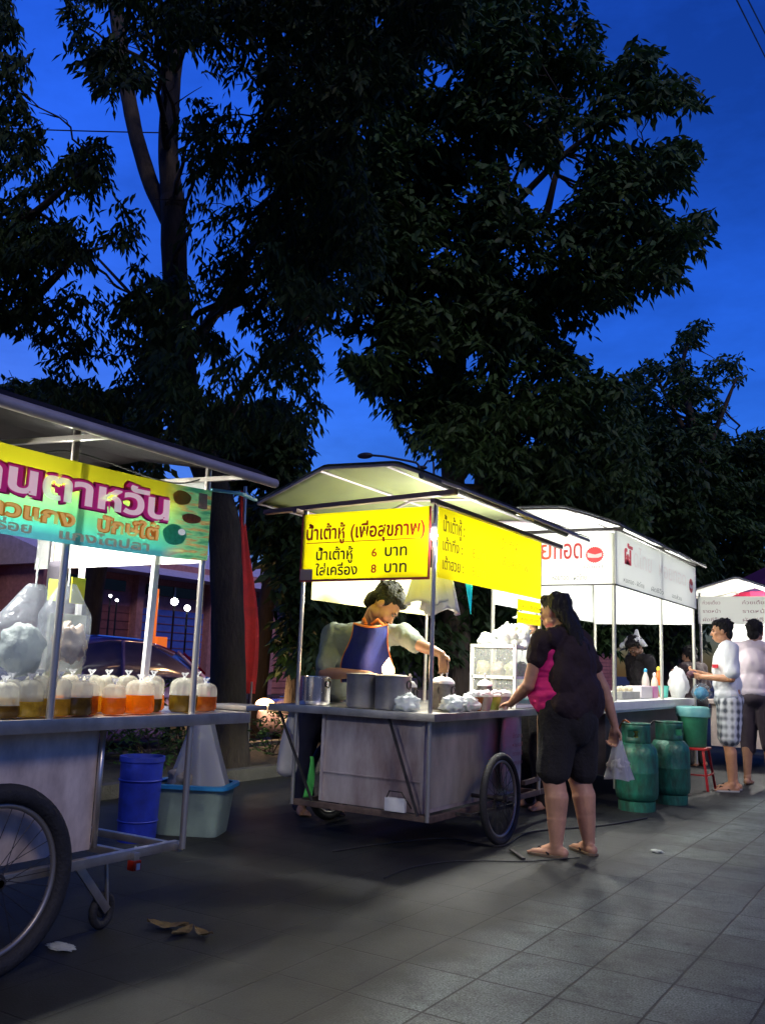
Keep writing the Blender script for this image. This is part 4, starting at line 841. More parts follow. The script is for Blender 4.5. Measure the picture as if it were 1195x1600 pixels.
# ---------------------------------------------------------------- gas cylinders, green bin on stool, goods on the white cart
GG = mat('green_gas_paint', (0.012, 0.15, 0.095), 0.5, 0.1, var=0.35, vscale=16, col2=(0.02, 0.045, 0.032), bump=.4, bscale=30, coat=0.1, stretch=(1, 1, .4))
def gas(label, x, y, rz, s=1.0):
    t = thing('gas_cylinder', label, 'gas cylinder', (x, y, 0), 'green gas cylinders beside the white cart')
    r = .175 * s; c = (x, y, 0)
    MB().lathe([(r * .35, .06), (r * .7, .068), (r * .95, .10), (r, .15), (r, .30), (r * 1.008, .305), (r * 1.008, .315), (r, .32), (r, .44), (r * .95, .495), (r * .75, .54), (r * .4, .562), (.03, .565)], c, 40).build('tank_body', GG, t, smooth=True)
    MB().lathe([(r * .80, 0), (r * .80, .075), (r * .86, .08), (r * .86, .0)], c, 36, caps=False).build('foot_ring', GG, t, smooth='a')
    k = MB(); n = 40
    def col_(u, v):
        a = 2 * math.pi * u + rz; top = .70; z = .535 + (top - .535) * v
        return Vector((x + r * .66 * math.cos(a), y + r * .66 * math.sin(a), z))
    vs = []; fs = []
    for j in range(7):
        for i in range(n): vs.append(col_(i / n, j / 6))
    for j in range(6):
        for i in range(n):
            hole = (2 <= j <= 3) and (i % 20) in (2, 3, 4, 5, 6)
            if not hole: fs.append((j * n + i, j * n + (i + 1) % n, (j + 1) * n + (i + 1) % n, (j + 1) * n + i))
    k.add(vs, fs); k.build('collar', GG, t, smooth='a', thick=0.006)
    MB().torus((x, y, .70), (0, 0, 1), r * .66, 0.008, 32, 6).build('collar_rim', GG, t, smooth=True)
    v_ = MB().lathe([(.02, .56), (.02, .60), (.012, .605), (.012, .625), (.024, .63), (.026, .65), (.002, .652)], c, 14).build('valve', mat('brass', (0.5, 0.35, 0.12), 0.35, 0.9), t, smooth='a')
    k = MB(); text(k, 'LPG', (x - .08, y - r - .002, .36), (1, 0, 0), (0, 0, 1), .16) if False else None
k1 = GZ(988, 1268, 0); k2 = GZ(1041, 1257, 0)
gas('green gas cylinder nearest the woman, standing on the paving', k1.x, k1.y + .12, 0.9)
gas('green gas cylinder farther from the woman, next to the red stool', k2.x, k2.y + .12, 2.0)
def hose(label, pts, m_=RUBBER, r=.007, nm='gas_hose'):
    P = [Vector(p_) for p_ in pts]; out = []
    for i in range(len(P) - 1):
        a_ = P[max(0, i - 1)]; b_ = P[i]; c_ = P[i + 1]; d_ = P[min(len(P) - 1, i + 2)]
        for j in range(8):
            t = j / 8; out.append(0.5 * ((2 * b_) + (-a_ + c_) * t + (2 * a_ - 5 * b_ + 4 * c_ - d_) * t * t + (-a_ + 3 * b_ - 3 * c_ + d_) * t ** 3))
    tag(MB().tube(out + [P[-1]], r, 8).build(nm, m_, smooth=True), label, 'hose' if 'hose' in nm else 'wire')
hose('orange rubber hose from the near gas cylinder to the white cart', [(k1.x, k1.y + .12, .64), (k1.x - .1, k1.y + .1, .72), (k1.x - .22, k1.y + .16, .5), (k1.x - .30, k1.y + .3, .62), (-2.56, k1.y + .5, .74)], mat('orange_hose', (0.4, .10, .02), .5))
hose('dark hose from the far gas cylinder to the white cart', [(k2.x, k2.y + .12, .64), (k2.x - .12, k2.y + .05, .70), (k2.x - .28, k2.y + .1, .45), (-2.56, k2.y + .2, .72)])
hose('thin black lamp wire sagging along the inside of the long yellow board', [(-2.70, 4.9, 2.08), (-2.72, 5.3, 2.0), (-2.84, 5.6, 2.06), (-2.9, 6.0, 1.99), (-2.98, 6.3, 2.10)], BLKL, .004, 'lamp_wire')
hose('thin black lamp wire sagging under the curry cart roof', [(-2.83, 1.0, 1.93), (-3.1, 1.5, 1.88), (-3.25, 1.98, 2.0), (-3.3, 2.3, 1.93), (-3.35, 2.66, 2.02), (-3.0, 2.9, 1.9), (-2.84, 2.98, 1.92)], BLKL, .004, 'lamp_wire')
hose('thin black lamp wire looping below the white cart roof', [(-2.5, 7.9, 2.36), (-2.85, 8.3, 2.34), (-2.8, 9.0, 2.22), (-2.8, 9.8, 2.35), (-2.5, 10.6, 2.3)], BLKL, .005, 'lamp_wire')
k = GZ(1084, 1232, 0)
RS = mat('red_plastic', (0.45, 0.015, 0.02), 0.4)
st = thing('red_stool', 'red plastic stool carrying the green bucket', 'stool', k)
MB().box(k.x - .15, k.x + .15, k.y - .15, k.y + .15, .385, .41).build('seat', RS, st, bevel=0.012)
for i, (a, b) in enumerate(((-1, -1), (1, -1), (1, 1), (-1, 1))):
    MB().bar((k.x + a * .17, k.y + b * .17, 0.0), (k.x + a * .12, k.y + b * .12, .39), 0.03, 0.02).build('leg', RS, st, bevel=0.003)
MB().bar((k.x - .16, k.y - .16, .15), (k.x + .16, k.y - .16, .15), 0.014).bar((k.x + .16, k.y - .16, .15), (k.x + .16, k.y + .16, .15), 0.014).build('rail', RS, st)
gbk = thing('green_bucket', 'dark green bucket lined with a pale bag, set on the red stool', 'bucket', k + Vector((0, 0, .41)))
MB().lathe([(.12, 0), (.125, .01), (.155, .36), (.165, .365), (.165, .38), (.15, .38), (.12, .02)], k + Vector((0, 0, .411)), 32).build('bucket_body', mat('green_bucket', (0.02, 0.16, 0.08), 0.5, var=0.3), gbk, smooth='a')
MB().lathe([(.168, .30), (.172, .385), (.15, .40), (.145, .36)], k + Vector((0, 0, .411)), 32, wob=.06, caps=False).build('liner', mat('teal_liner', (0.15, 0.42, 0.42), 0.4, alpha=.8), gbk, smooth=True)
W = 0.878
k = GZ(1068, 1090, W)
tw = crumple((k.x - .06, k.y, W + .15), .10, .11, .165, 9, .28).build('tall_white_bag', PLW, smooth=True)
tag(tw, 'tall pointed white bag standing on the end of the white counter', 'plastic bag')
def bottle(label, x, y, r, h, c_, capc, z=W):
    t = thing('sauce_bottle', label, 'bottle', (x, y, z), 'sauce bottles on the white cart')
    MB().lathe([(r * .9, 0), (r, .01), (r, h * .55), (r * .85, h * .68), (r * .4, h * .84), (r * .38, h * .9)], (x, y, z), 20).build('bottle_body', mat('sauce_%s' % capc[0], c_, 0.2), t, smooth=True)
    MB().lathe([(r * .45, h * .88), (r * .45, h * .97), (r * .2, h), (.002, h * 1.01)], (x, y, z), 14).build('cap', mat('cap_' + capc[0], capc[1], 0.4), t, smooth='a')
for (px, h, c_, cp, lb) in ((1008, .30, (0.55, 0.5, 0.45), ('blue', (0.03, 0.3, 0.55)), 'pale bottle with blue cap on the white cart'), (1022, .26, (0.6, 0.5, 0.4), ('white', (0.7, 0.7, 0.7)), 'pale bottle with white cap between the blue and yellow capped ones'), (1028, .33, (0.7, 0.14, 0.02), ('yellow', (0.75, 0.65, 0.05)), 'orange sauce bottle with yellow cap'), ):
    k = GX(px, 1070, -2.75); bottle(lb, -2.75, k.y, .04, h, c_, cp)
k = GX(975, 1072, -2.62)
eg = thing('egg_tray', 'tray with a row of pale eggs on the near part of the white counter', 'egg tray', (-2.65, k.y, W))
MB().box(-2.78, -2.55, k.y - .3, k.y + .28, W, W + .07).build('tray_body', mat('grey_tray', (0.3, 0.3, 0.28), 0.7, var=.3), eg, bevel=0.008)
for i in range(6):
    MB().ell((-2.60 - .06 * (i % 2), k.y - .24 + .09 * i, W + .09), (.024, .024, .03)).build('egg', mat('egg_shell', (0.72, 0.62, 0.42), 0.5), eg, smooth=True)
k = GX(1003, 1066, -2.65)
MB_ = thing('pink_tub', 'white and pink food tub beside the orange sauce bottle', 'tub', (-2.65, k.y, W))
MB().box(-2.74, -2.58, k.y - .28, k.y + .12, W, W + .12).build('tub_body', mat('pale_tub', (0.65, 0.6, 0.62), 0.4), MB_, bevel=0.012)
MB().box(-2.74, -2.575, k.y + .14, k.y + .32, W, W + .12).build('pink_cup', mat('pink_tub', (0.6, 0.2, 0.42), 0.4), MB_, bevel=0.012)
k = GX(1036, 1070, -2.6)
tag(MB().lathe([(.04, 0), (.055, .12), (.058, .125), (.04, .01)], (-2.6, k.y, W), 20).build('green_cup', MATS['turquoise_plastic'], smooth='a'), 'turquoise cup after the sauce bottles on the white counter', 'cup')
tag(MB().lathe([(.22, .0), (.34, .02), (.36, .035), (.3, .03), (.002, .012)], (-2.9, 8.0, W), 32).build('flat_griddle', mat('pale_griddle', (0.6, 0.6, 0.5), 0.35, 0.3, var=.3), smooth='a'), 'wide shallow pan on the near end of the white counter', 'pan')

# ================================================================ street: cars, building, lamp, wires
def car(label, x, y, body, rz=0.0, lights=False, name='parked_car'):
    t = thing(name, label, 'car', (x, y, -.1), 'cars parked along the street', rz)
    def bld(k, nm, m_, par=t, **kw):
        o_ = k.build(nm, m_, None, **kw); o_.parent = par; return o_
    # stations along local y : (y, half width, z low, z belt)
    st_ = [(-2.15, .55, .36, .52), (-2.1, .72, .26, .62), (-1.85, .80, .2, .72), (-1.2, .84, .18, .84), (-.6, .85, .18, .92), (0.3, .85, .18, .94), (1.2, .85, .18, .95), (1.8, .82, .2, .94), (2.1, .74, .26, .90), (2.18, .6, .38, .78)]
    rings = []
    for (yy_, hw, zl, zb) in st_:
        r = []
        for (fx, fz) in ((-.92, 0), (-1, .12), (-1.0, .55), (-.97, .82), (-.88, .97), (-.5, 1.02), (0, 1.04), (.5, 1.02), (.88, .97), (.97, .82), (1.0, .55), (1, .12), (.92, 0), (0, 0)):
            r.append(Vector((fx * hw, yy_, zl + (zb - zl) * fz)))
        rings.append(r)
    bld(loftrings(MB(), rings, True, True), 'car_body', body, smooth=True)
    cab = []
    for (yy_, hw, zb, zt_) in ((-1.05, .70, .86, .90), (-.75, .72, .88, 1.08), (-.25, .70, .90, 1.36), (.2, .68, .92, 1.43), (.9, .68, .93, 1.42), (1.4, .68, .93, 1.28), (1.75, .68, .93, 1.06), (1.95, .66, .92, .95)):
        cab.append([Vector((fx, yy_, z)) for fx, z in ((-hw, zb), (-hw * .96, zb + (zt_ - zb) * .5), (-hw * .84, zb + (zt_ - zb) * .92), (-hw * .5, zt_ + .01), (0, zt_ + .02), (hw * .5, zt_ + .01), (hw * .84, zb + (zt_ - zb) * .92), (hw * .96, zb + (zt_ - zb) * .5), (hw, zb))])
    gl_ = bld(loftrings(MB(), cab, True, True), 'windows', mat('car_glass', (0.10, 0.09, 0.2), 0.2, coat=.8), smooth=True)
    rf_ = [[p + Vector((0, 0, .012)) for p in r[2:7]] for r in cab[2:6]]
    k = MB(); k.add([p for r in rf_ for p in r], [(j * 5 + i, j * 5 + i + 1, (j + 1) * 5 + i + 1, (j + 1) * 5 + i) for j in range(3) for i in range(4)]); bld(k, 'car_roof', body, smooth=True, thick=.02)
    k = MB()
    for s_ in (-1, 1):
        for (ya, za, yb, zb) in ((-1.0, .9, -.25, 1.37), (.33, .93, .36, 1.40), (1.9, .95, 1.38, 1.3)): k.bar((s_ * .70, ya, za), (s_ * .62, yb, zb), .04, .03)
    bld(k, 'pillars', body)
    for s_ in (-1, 1):
        for yy_ in (-1.35, 1.35):
            w_ = bld(MB().lathe([(.16, -.1), (.29, -.1), (.31, -.07), (.31, .07), (.29, .1), (.16, .1)], (s_ * .78, yy_, .31), 28, Matrix.Rotation(rad(90), 3, 'Y')), 'wheel', RUBBER, smooth='a')
            bld(MB().lathe([(.02, .09), (.15, .085), (.17, .1)], (s_ * .78, yy_, .31), 20, Matrix.Rotation(rad(90) * s_, 3, 'Y')), 'rim', STEEL, w_, smooth='a')
        bld(MB().ell((s_ * .60, -2.08, .60), (.17, .07, .10)), 'headlight', mat('headlight_on', (1, 1, 1), emit=(1, .50, .16), estr=2.2) if lights else mat('headlight_off', (0.6, 0.6, 0.62), 0.1), smooth=True)
        bld(MB().box(s_ * .66 - .11, s_ * .66 + .11, 2.08, 2.155, .66, .80), 'tail_light', mat('tail_red', (0.5, 0.01, 0.015), 0.15, emit=(1, 0.02, 0.04), estr=0.25), bevel=.02)
        bld(MB().box(s_ * .95 - .06, s_ * .95 + .06, -.75, -.60, .92, 1.02), 'mirror', body, bevel=.02)
    bld(MB().box(-.26, .26, -2.17, -2.15, .36, .46), 'number_plate', WHITEP)
    bld(MB().box(-.5, .5, -2.165, -2.12, .52, .60), 'grille', DARKM, bevel=.01)
    return t
PUR = mat('blue_violet_paint', (0.24, 0.18, 0.5), 0.22, 0.2, coat=1.0); SIL = mat('dark_silver_paint', (0.26, 0.2, 0.24), 0.25, 0.4, coat=1.0); DRD = mat('dark_red_paint', (0.62, 0.02, 0.05), 0.25, 0.2, coat=1.0); DB = mat('dark_blue_paint', (0.03, 0.05, 0.15), 0.25, .3, coat=1.0)
car('blue violet car parked beyond the curry cart, seen between its poles', -9.4, 7.6, PUR, 0.06)
car('dark red car low behind the blue violet one', -12.0, 10.4, DRD, 0.05)
k = GD(413, 1072, 12.6); th_ = car('dark car coming along the street with one glowing orange headlight by the trunk', k.x + .62, k.y + 2.1, SIL, 0.0, True)
lo = tubes_light('headlight_light', (0, 0, 0), 14, .06, (1, .6, .28)); lo.parent = th_; lo.location = (-.6, -2.35, .65)
car('blue car parked behind the soy milk cart', -9.2, 17.5, DB, 0.0)
# building across the road
BW = mat('dusky_plaster', (0.55, 0.2, 0.17), 0.9, var=0.35, vscale=1.5); BD = mat('dark_shutter', (0.25, 0.08, 0.08), 0.6, var=.3); BB = mat('blue_shutter', (0.08, 0.14, 0.6), 0.6, var=.2); BRF = mat('dusky_roof', (0.3, 0.22, 0.28), 0.8, var=.3, vscale=3)
def shophouse(label, y0, y1, h, wall, n, roofm, x=-21.0, seed=0):
    t = thing('shophouse', label, 'building', (x, y0, 0), 'low buildings across the road')
    MB().box(x - 8, x, y0, y1, 0, h).build('wall', wall, t)
    MB().prism([(x + 1.0, y0 - .2, h - .5), (x - 9, y0 - .2, h - .5), (x - 4, y0 - .2, h + 1.1)], (0, y1 - y0 + .4, 0)).build('roof', roofm, t)
    wd = (y1 - y0) / n
    for i in range(n):
        a = y0 + i * wd + .2; b = a + wd - .4
        o_ = MB().box(x, x + .06, a, b, .05, 2.5).build('shutter', (BD, BB, BD, BW)[(i + seed) % 4], t)
        k = MB()
        for j in range(10): k.bar((x + .07, a, .25 + j * .23), (x + .07, b, .25 + j * .23), .02)
        k.build('slat', BD, o_)
        if h > 3.6: w_ = MB().box(x, x + .05, a + .2, b - .2, 2.9, min(h - .7, 4.1)).build('window', mat('dark_pane', (0.02, 0.02, 0.035), 0.1), t); MB().bar((x + .06, (a + b) / 2, 2.9), (x + .06, (a + b) / 2, min(h - .7, 4.1)), .05).build('frame', WHITEP, w_)
    for i in range(n + 1): MB().box(x, x + .25, y0 + i * wd - .12, y0 + i * wd + .12, 0, h - .5).build('pier', wall, t)
shophouse('long mauve building with roller shutters behind the curry cart', -2, 14, 4.6, BW, 6, BRF, seed=1)
shophouse('low building with a pale roof edge seen right of the thick trunk', 15, 30, 3.9, mat('violet_plaster', (0.5, 0.22, 0.22), .9, var=.3), 5, mat('lilac_roof', (0.6, 0.5, 0.6), .8, var=.2), x=-19.5)
shophouse('dark building behind the soy milk cart vendor', 31, 60, 3.7, mat('brown_plaster', (0.10, 0.08, 0.08), .9, var=.3), 8, BRF, x=-19)
# orange post, white street bulbs in the distance
k = GD(239, 1000, 17); op = thing('orange_post', 'orange lit post standing before the mauve building', 'post', (k.x, k.y, 0))
MB().tube([(k.x, k.y, 0), (k.x, k.y, 2.4)], .05, 10).build('post', mat('orange_glow_paint', (0.75, 0.16, 0.02), 0.5, emit=(1, .2, .03), estr=.25), op)  # paint given a faint glow so the post looks lit
MB().box(k.x - .04, k.x + .04, k.y + .08, k.y + .34, 1.0, 1.5).build('panel', MATS['orange_glow_paint'], op)
for i, (px, py, d_, r) in enumerate(((273, 940, 18, .07), (293, 950, 18.6, .06), (173, 931, 20, .03), (183, 938, 20.3, .03), (452, 1032, 12.5, .025))):
    k = GD(px, py, d_); t = thing('distant_lamp', ('brighter white lamp glowing in the distance beside the end pole', 'second white lamp glowing just right of the brighter one', 'tiny white lamp far behind the curry cart, upper one', 'tiny white lamp far behind the curry cart, lower one', 'small white glint of a lamp beyond the steel pot')[i], 'lamp', k, 'distant lamps across the road')
    MB().ell(k, (r, r, r), 8).build('lamp_globe', mat('lamp_glow', (1, 1, 1), emit=(.95, 1, .95), estr=14), t, smooth=True)
    MB().tube([k - Vector((0, 0, r)), (k.x, k.y, -.1)], .02, 8).build('lamp_post', DARKM, t)
# street lamp with long arm
dS = 38
p0 = GD(656, 745, dS); p1 = GD(654, 727, dS); p2 = GD(642, 721, dS); p3 = GD(600, 713, dS); p4 = GD(575, 711, dS); p5 = GD(566, 713, dS)
sl = thing('street_lamp', 'tall street lamp with one long curved arm above the yellow roof', 'street lamp', (p0.x, p0.y, 0))
MB().tube([(p0.x, p0.y, 0), p0, p1], [.1, .07, .06], 10).build('pole', DARKM, sl, smooth=True)
MB().tube([p1, GD(650, 723, dS), p2, p3, p4], .05, 8).build('arm', DARKM, sl, smooth=True)
MB().ell((p4 + p5) / 2, (.38, .22, .13), 8).build('lamp_head', DARKM, sl, smooth=True)
dS = 60; q0 = GD(678, 745, dS); q1 = GD(677, 722, dS)
s2 = thing('street_lamp', 'fainter farther street lamp with a short bent arm by the dark trunk', 'street lamp', (q0.x, q0.y, 0))
MB().tube([(q0.x, q0.y, 0), q0, q1], [.11, .08, .07], 10).build('pole', DARKM, s2, smooth=True)
MB().tube([GD(677, 720, dS), GD(668, 720, dS), GD(661, 730, dS)], .06, 8).build('arm', DARKM, s2, smooth=True)
MB().ell(GD(659, 731, dS), (.4, .25, .15), 8).build('lamp_head', DARKM, s2, smooth=True)
# overhead wires
def wire(label, a, b, sag, r=.02):
    a = Vector(a); b = Vector(b)
    P = [a.lerp(b, i / 30) - Vector((0, 0, sag * 4 * (i / 30) * (1 - i / 30))) for i in range(31)]
    tag(MB().tube(P, r, 6).build('overhead_wire', BLKL, smooth=True), label, 'wire', 'wires across the sky')
a = GD(1150, 0, 22); b = GD(1210, 120, 30); dv = b - a
wire('overhead wire in the top corner, the outer one', a - dv * 2.5, b + dv * 2.5, .0)
a = GD(1168, 0, 22); b = GD(1206, 75, 28); dv = b - a
wire('overhead wire in the top corner, nearer the photo edge', a - dv * 2.5, b + dv * 3.5, .0)
a = GD(60, 184, 20); b = GD(190, 190, 20); dv = b - a
wire('thin wire crossing behind the forked trunk', a - dv * 6, b + dv * 3, .3, .014)
# folded red umbrella behind the trunk
k = GD(384, 1100, 9.9); k.z = 0.03
ru = thing('folded_red_umbrella', 'tall folded red umbrella standing just behind the thick trunk', 'umbrella', k)
def rum(u, v):
    a = 2 * math.pi * u; z = .75 + (3.05 - .75) * v
    r = (.16 * (1 - v) ** .8 + .03) * (1 + .3 * math.sin(5 * a + 2 * v) * (1 - v * .5)) * (0.75 + .25 * math.sin(v * 5))
    return Vector((k.x - .10 + .05 * math.sin(v * 4) + r * math.cos(a) - .12 * v, k.y + r * math.sin(a), z))
MB().grid(rum, 30, 26).build('folded_canopy', mat('red_cloth', (0.80, 0.04, 0.03), 0.7, var=.3, vscale=4), ru, smooth=True)
MB().tube([(k.x - .1, k.y, 0.03), (k.x - .2, k.y, 3.1)], .02, 8).build('pole', POLE, ru)
MB().tube([GZ(386, 1190, .03) + Vector((0, 0, 0)), GZ(386, 1190, .03) + Vector((0, 0, .85))], .012, 8).build('stay', POLE, ru)
# mauve parasol at the right edge
pc = GD(1235, 900, 13.5)
mp_ = thing('mauve_parasol', 'big purple parasol with crimson rim at the right edge', 'parasol', (pc.x, pc.y, 0))
z_r = GD(1190, 932, 13.3).z; z_p = z_r + .62
k = MB(); cr = MB(); n = 10; R0 = 1.25
for i in range(n):
    a0, a1 = 2 * math.pi * i / n, 2 * math.pi * (i + 1) / n
    for j in range(6):
        t0_, t1_ = j / 6, (j + 1) / 6
        P = lambda t_, a_: Vector((pc.x + R0 * t_ * math.cos(a_), pc.y + R0 * t_ * math.sin(a_), z_p - (z_p - z_r) * t_ ** 1.15))
        k.add([P(max(t0_, .001), a0), P(t1_, a0), P(t1_, a1), P(max(t0_, .001), a1)], [(0, 1, 2, 3)])
    e0 = P(1, a0); e1 = P(1, a1); cr.add([e0, e1, e1 - Vector((0, 0, .09)), e0 - Vector((0, 0, .09))], [(0, 1, 2, 3)])
k.build('canopy', mat('purple_cloth', (0.10, 0.02, 0.13), 0.7, transl=.4), mp_); cr.build('rim', mat('crimson_cloth', (0.4, 0.01, 0.06), 0.7, transl=.4), mp_)
MB().tube([(pc.x, pc.y, 0), (pc.x, pc.y, z_p)], .02, 10).build('pole', POLE, mp_)
# ================================================================ people
SKIN = mat('skin', (0.36, 0.185, 0.11), 0.5, var=0.12, vscale=12)
SKINL = mat('skin_light', (0.48, 0.28, 0.18), 0.5, var=0.12, vscale=12)
HAIR = mat('black_hair', (0.010, 0.008, 0.008), 0.6, bump=1.0, bscale=90, stretch=(1, 1, .08), spec=.3)
EYEW = mat('eye_white', (0.22, 0.19, 0.17), 0.3); EYEB = mat('eye_dark', (0.01, 0.008, 0.006), 0.1)
def frame(f, up=(0, 0, 1)):
    f = Vector(f).normalized(); up = Vector(up); r = f.cross(up).normalized(); u = r.cross(f)
    return Matrix((r, f, u)).transposed()      # columns: right, forward, up
def head_prims(c, M, s=1.0):
    c = Vector(c); q = lambda x, y, z: c + M @ Vector((x * s, y * s, z * s))
    E = lambda p, r: ('e', q(*p), Vector(r) * s, M)
    P = [E((0, -.014, .032), (.076, .094, .085)), E((0, .022, -.022), (.062, .066, .088)), E((0, .036, -.080), (.040, .042, .032)),
         ('c', q(0, .080, .008), q(0, .100, -.026), .008 * s, .0135 * s), E((0, .074, .024), (.048, .016, .011)), E((0, .082, -.058), (.022, .013, .008)), E((0, .080, -.070), (.018, .013, .007))]
    for a in (-1, 1): P += [E((a * .036, .060, -.028), (.024, .022, .026)), E((a * .077, -.004, -.008), (.009, .019, .030)), E((a * .05, .01, -.065), (.02, .04, .026))]
    return P
def hand_prims(wr, d, n, side, curl=0.5, s=1.0):
    # wr wrist, d finger direction, n palm normal (the way the palm faces), side +1: thumb towards d x n
    wr = Vector(wr); d = Vector(d).normalized(); n = Vector(n); n = (n - d * n.dot(d)).normalized(); t = d.cross(n).normalized() * side
    P = [('c', wr, wr + d * .03 * s, .024 * s, .024 * s)]
    for k in (-1, -.33, .33, 1): P.append(('c', wr + d * .018 * s + t * k * .018 * s, wr + d * .082 * s + t * k * .030 * s, .0135 * s, .012 * s))
    for i, (k, L) in enumerate(((.032, .072), (.011, .080), (-.011, .074), (-.031, .058))):
        p = wr + d * .084 * s + t * k * s; dd = d + t * k * 1.5
        for j, f in enumerate((.45, .32, .23)):
            a = curl * (0.35 + .55 * j) * (1 + .12 * i); v = (dd.normalized() * math.cos(a) + n * math.sin(a)).normalized()
            q = p + v * L * f * s; P.append(('c', p, q, (.0092 - .0012 * j) * s, (.0084 - .0012 * j) * s)); p = q
    p = wr + d * .025 * s + t * .024 * s; v = (d * .6 + t * .75 + n * .25).normalized()
    q = p + v * .038 * s; P.append(('c', p, q, .0125 * s, .0105 * s)); v2 = (d * .9 + t * .35 + n * .45).normalized(); P.append(('c', q, q + v2 * .032 * s, .0100 * s, .008 * s))
    return P
def foot_prims(a, toe, s=1.0):
    a = Vector(a); toe = Vector(toe); d = (toe - a); d.z = 0; d.normalize(); sd = Vector((-d.y, d.x, 0)); g = lambda f, z, l=0: Vector((a.x, a.y, 0)) + d * f * s + sd * l * s + Vector((0, 0, z * s))
    P = [('c', a, g(.0, .05), .040 * s, .036 * s), ('c', g(-.045, .034), g(.06, .034), .032 * s, .034 * s), ('c', a + Vector((0, 0, -.01)), g(.10, .030), .034 * s, .024 * s), ('c', g(.05, .026, .015), g(.14, .022, .024), .024 * s, .019 * s), ('c', g(.05, .026, -.015), g(.13, .02, -.028), .024 * s, .017 * s)]
    for i, l in enumerate((.030, .013, -.001, -.014, -.027)): P.append(('c', g(.125 - .006 * i, .018, l), g(.172 - .011 * i, .015, l * 1.1), (.013 if i == 0 else .010) * s, (.011 if i == 0 else .008) * s))
    return P
def person(label, J, skin, fat=1.0, hs=1.0, hands=None, feet=True, group=None, root=None):
    """J: world joints. One continuous body mesh; clothes and hair are added as children."""
    r = root if root is not None else Vector((J['P'].x, J['P'].y, 0))
    t = thing('person', label, 'person', r, group)
    L = {k: (v - r if isinstance(v, Vector) else v) for k, v in J.items()}
    M = J['Mh']; f = fat
    P = head_prims(L['Hd'], M, hs)
    P.append(('c', L['N'] - Vector((0, 0, .02)), L['Hd'] + M @ Vector((0, -.02, -.05)) * hs, .058 * f ** .5, .052))
    Mt = J['Mt']
    P += [('e', L['C'], Vector((.155, .105, .17)) * f, Mt), ('e', L['P'], Vector((.16, .115, .13)) * f, Mt), ('e', (L['C'] + L['P']) / 2, Vector((.14, .105, .17)) * f, Mt)]
    for s in 'LR':
        f = fat
        S, E, W_ = L['S' + s], L['E' + s], L['W' + s]
        P += [('c', L['N'] - Vector((0, 0, .05)), S, .055 * f, .055 * f), ('c', S, E, .048 * f, .037 * f), ('c', E, E.lerp(W_, .35), .038 * f, .038 * f), ('c', E.lerp(W_, .3), W_, .038 * f, .025)]
        if hands and s in hands: d, n, sg, cu = hands[s]; P += hand_prims(W_, d, n, sg, cu)
        H, K, A = L['H' + s], L['K' + s], L['A' + s]; f = fat * J.get('fatleg', 1.0)
        P += [('c', H, K, .088 * f, .056 * f), ('c', K, K.lerp(A, .28) + Mt @ Vector((0, -.016, 0)), .053 * f, .056 * f), ('c', K.lerp(A, .28) + Mt @ Vector((0, -.016, 0)), K.lerp(A, .60) + Mt @ Vector((0, -.010, 0)), .056 * f, .046 * f), ('c', K.lerp(A, .60) + Mt @ Vector((0, -.010, 0)), A, .046 * f, .034 * f ** .5)]
        if feet: P += foot_prims(A, L['T' + s])
    b = blob_obj('body', P, skin, t, voxel=0.0065, smooth=3)
    for s in (-1, 1):
        e = MB().ell(L['Hd'] + M @ Vector((s * .031, .082, .004)) * hs, Vector((.012, .007, .006)) * hs, 8, M).build('eye', EYEW, None, smooth=True); e.parent = b
        i_ = MB().ell(L['Hd'] + M @ Vector((s * .031, .0875, .003)) * hs, Vector((.005, .004, .005)) * hs, 8, M).build('iris', EYEB, None, smooth=True); i_.parent = b
        br = MB().ell(L['Hd'] + M @ Vector((s * .031, .086, .022)) * hs, Vector((.018, .006, .0035)) * hs, 8, M).build('eyebrow', HAIR, None, smooth=True); br.parent = b
    return t, L
def short_hair(t, L, M, hs=1.0, m_=None, spike=.010, back=-.05, seed=0):
    q = lambda x, y, z: L['Hd'] + M @ Vector((x, y, z)) * hs
    P = [('e', q(0, -.028, .048), Vector((.083, .094, .080)) * hs, M), ('e', q(0, .018, .082), Vector((.070, .066, .040)) * hs, M), ('e', q(0, -.065, back + .02), Vector((.066, .042, .062)) * hs, M)]
    for a in (-1, 1): P.append(('e', q(a * .066, -.015, .02), Vector((.016, .04, .045)) * hs, M))
    for i in range(46):
        a = R_.uniform(0, 6.28); e = R_.uniform(.05, 1.4); d = Vector((math.cos(a) * math.cos(e), math.sin(a) * math.cos(e) - .2, math.sin(e)))
        p = Vector((0, -.02, .045)) + Vector((d.x * .078, d.y * .088, d.z * .08)); P.append(('c', q(*p), q(*(p + d * .018 + Vector((R_.uniform(-.01, .01), .008, -.004)))), .012 * hs, .004 * hs))
    return blob_obj('hair', P, m_ or HAIR, t, voxel=.006, smooth=1, fold=.004, fscale=40, seed=seed)
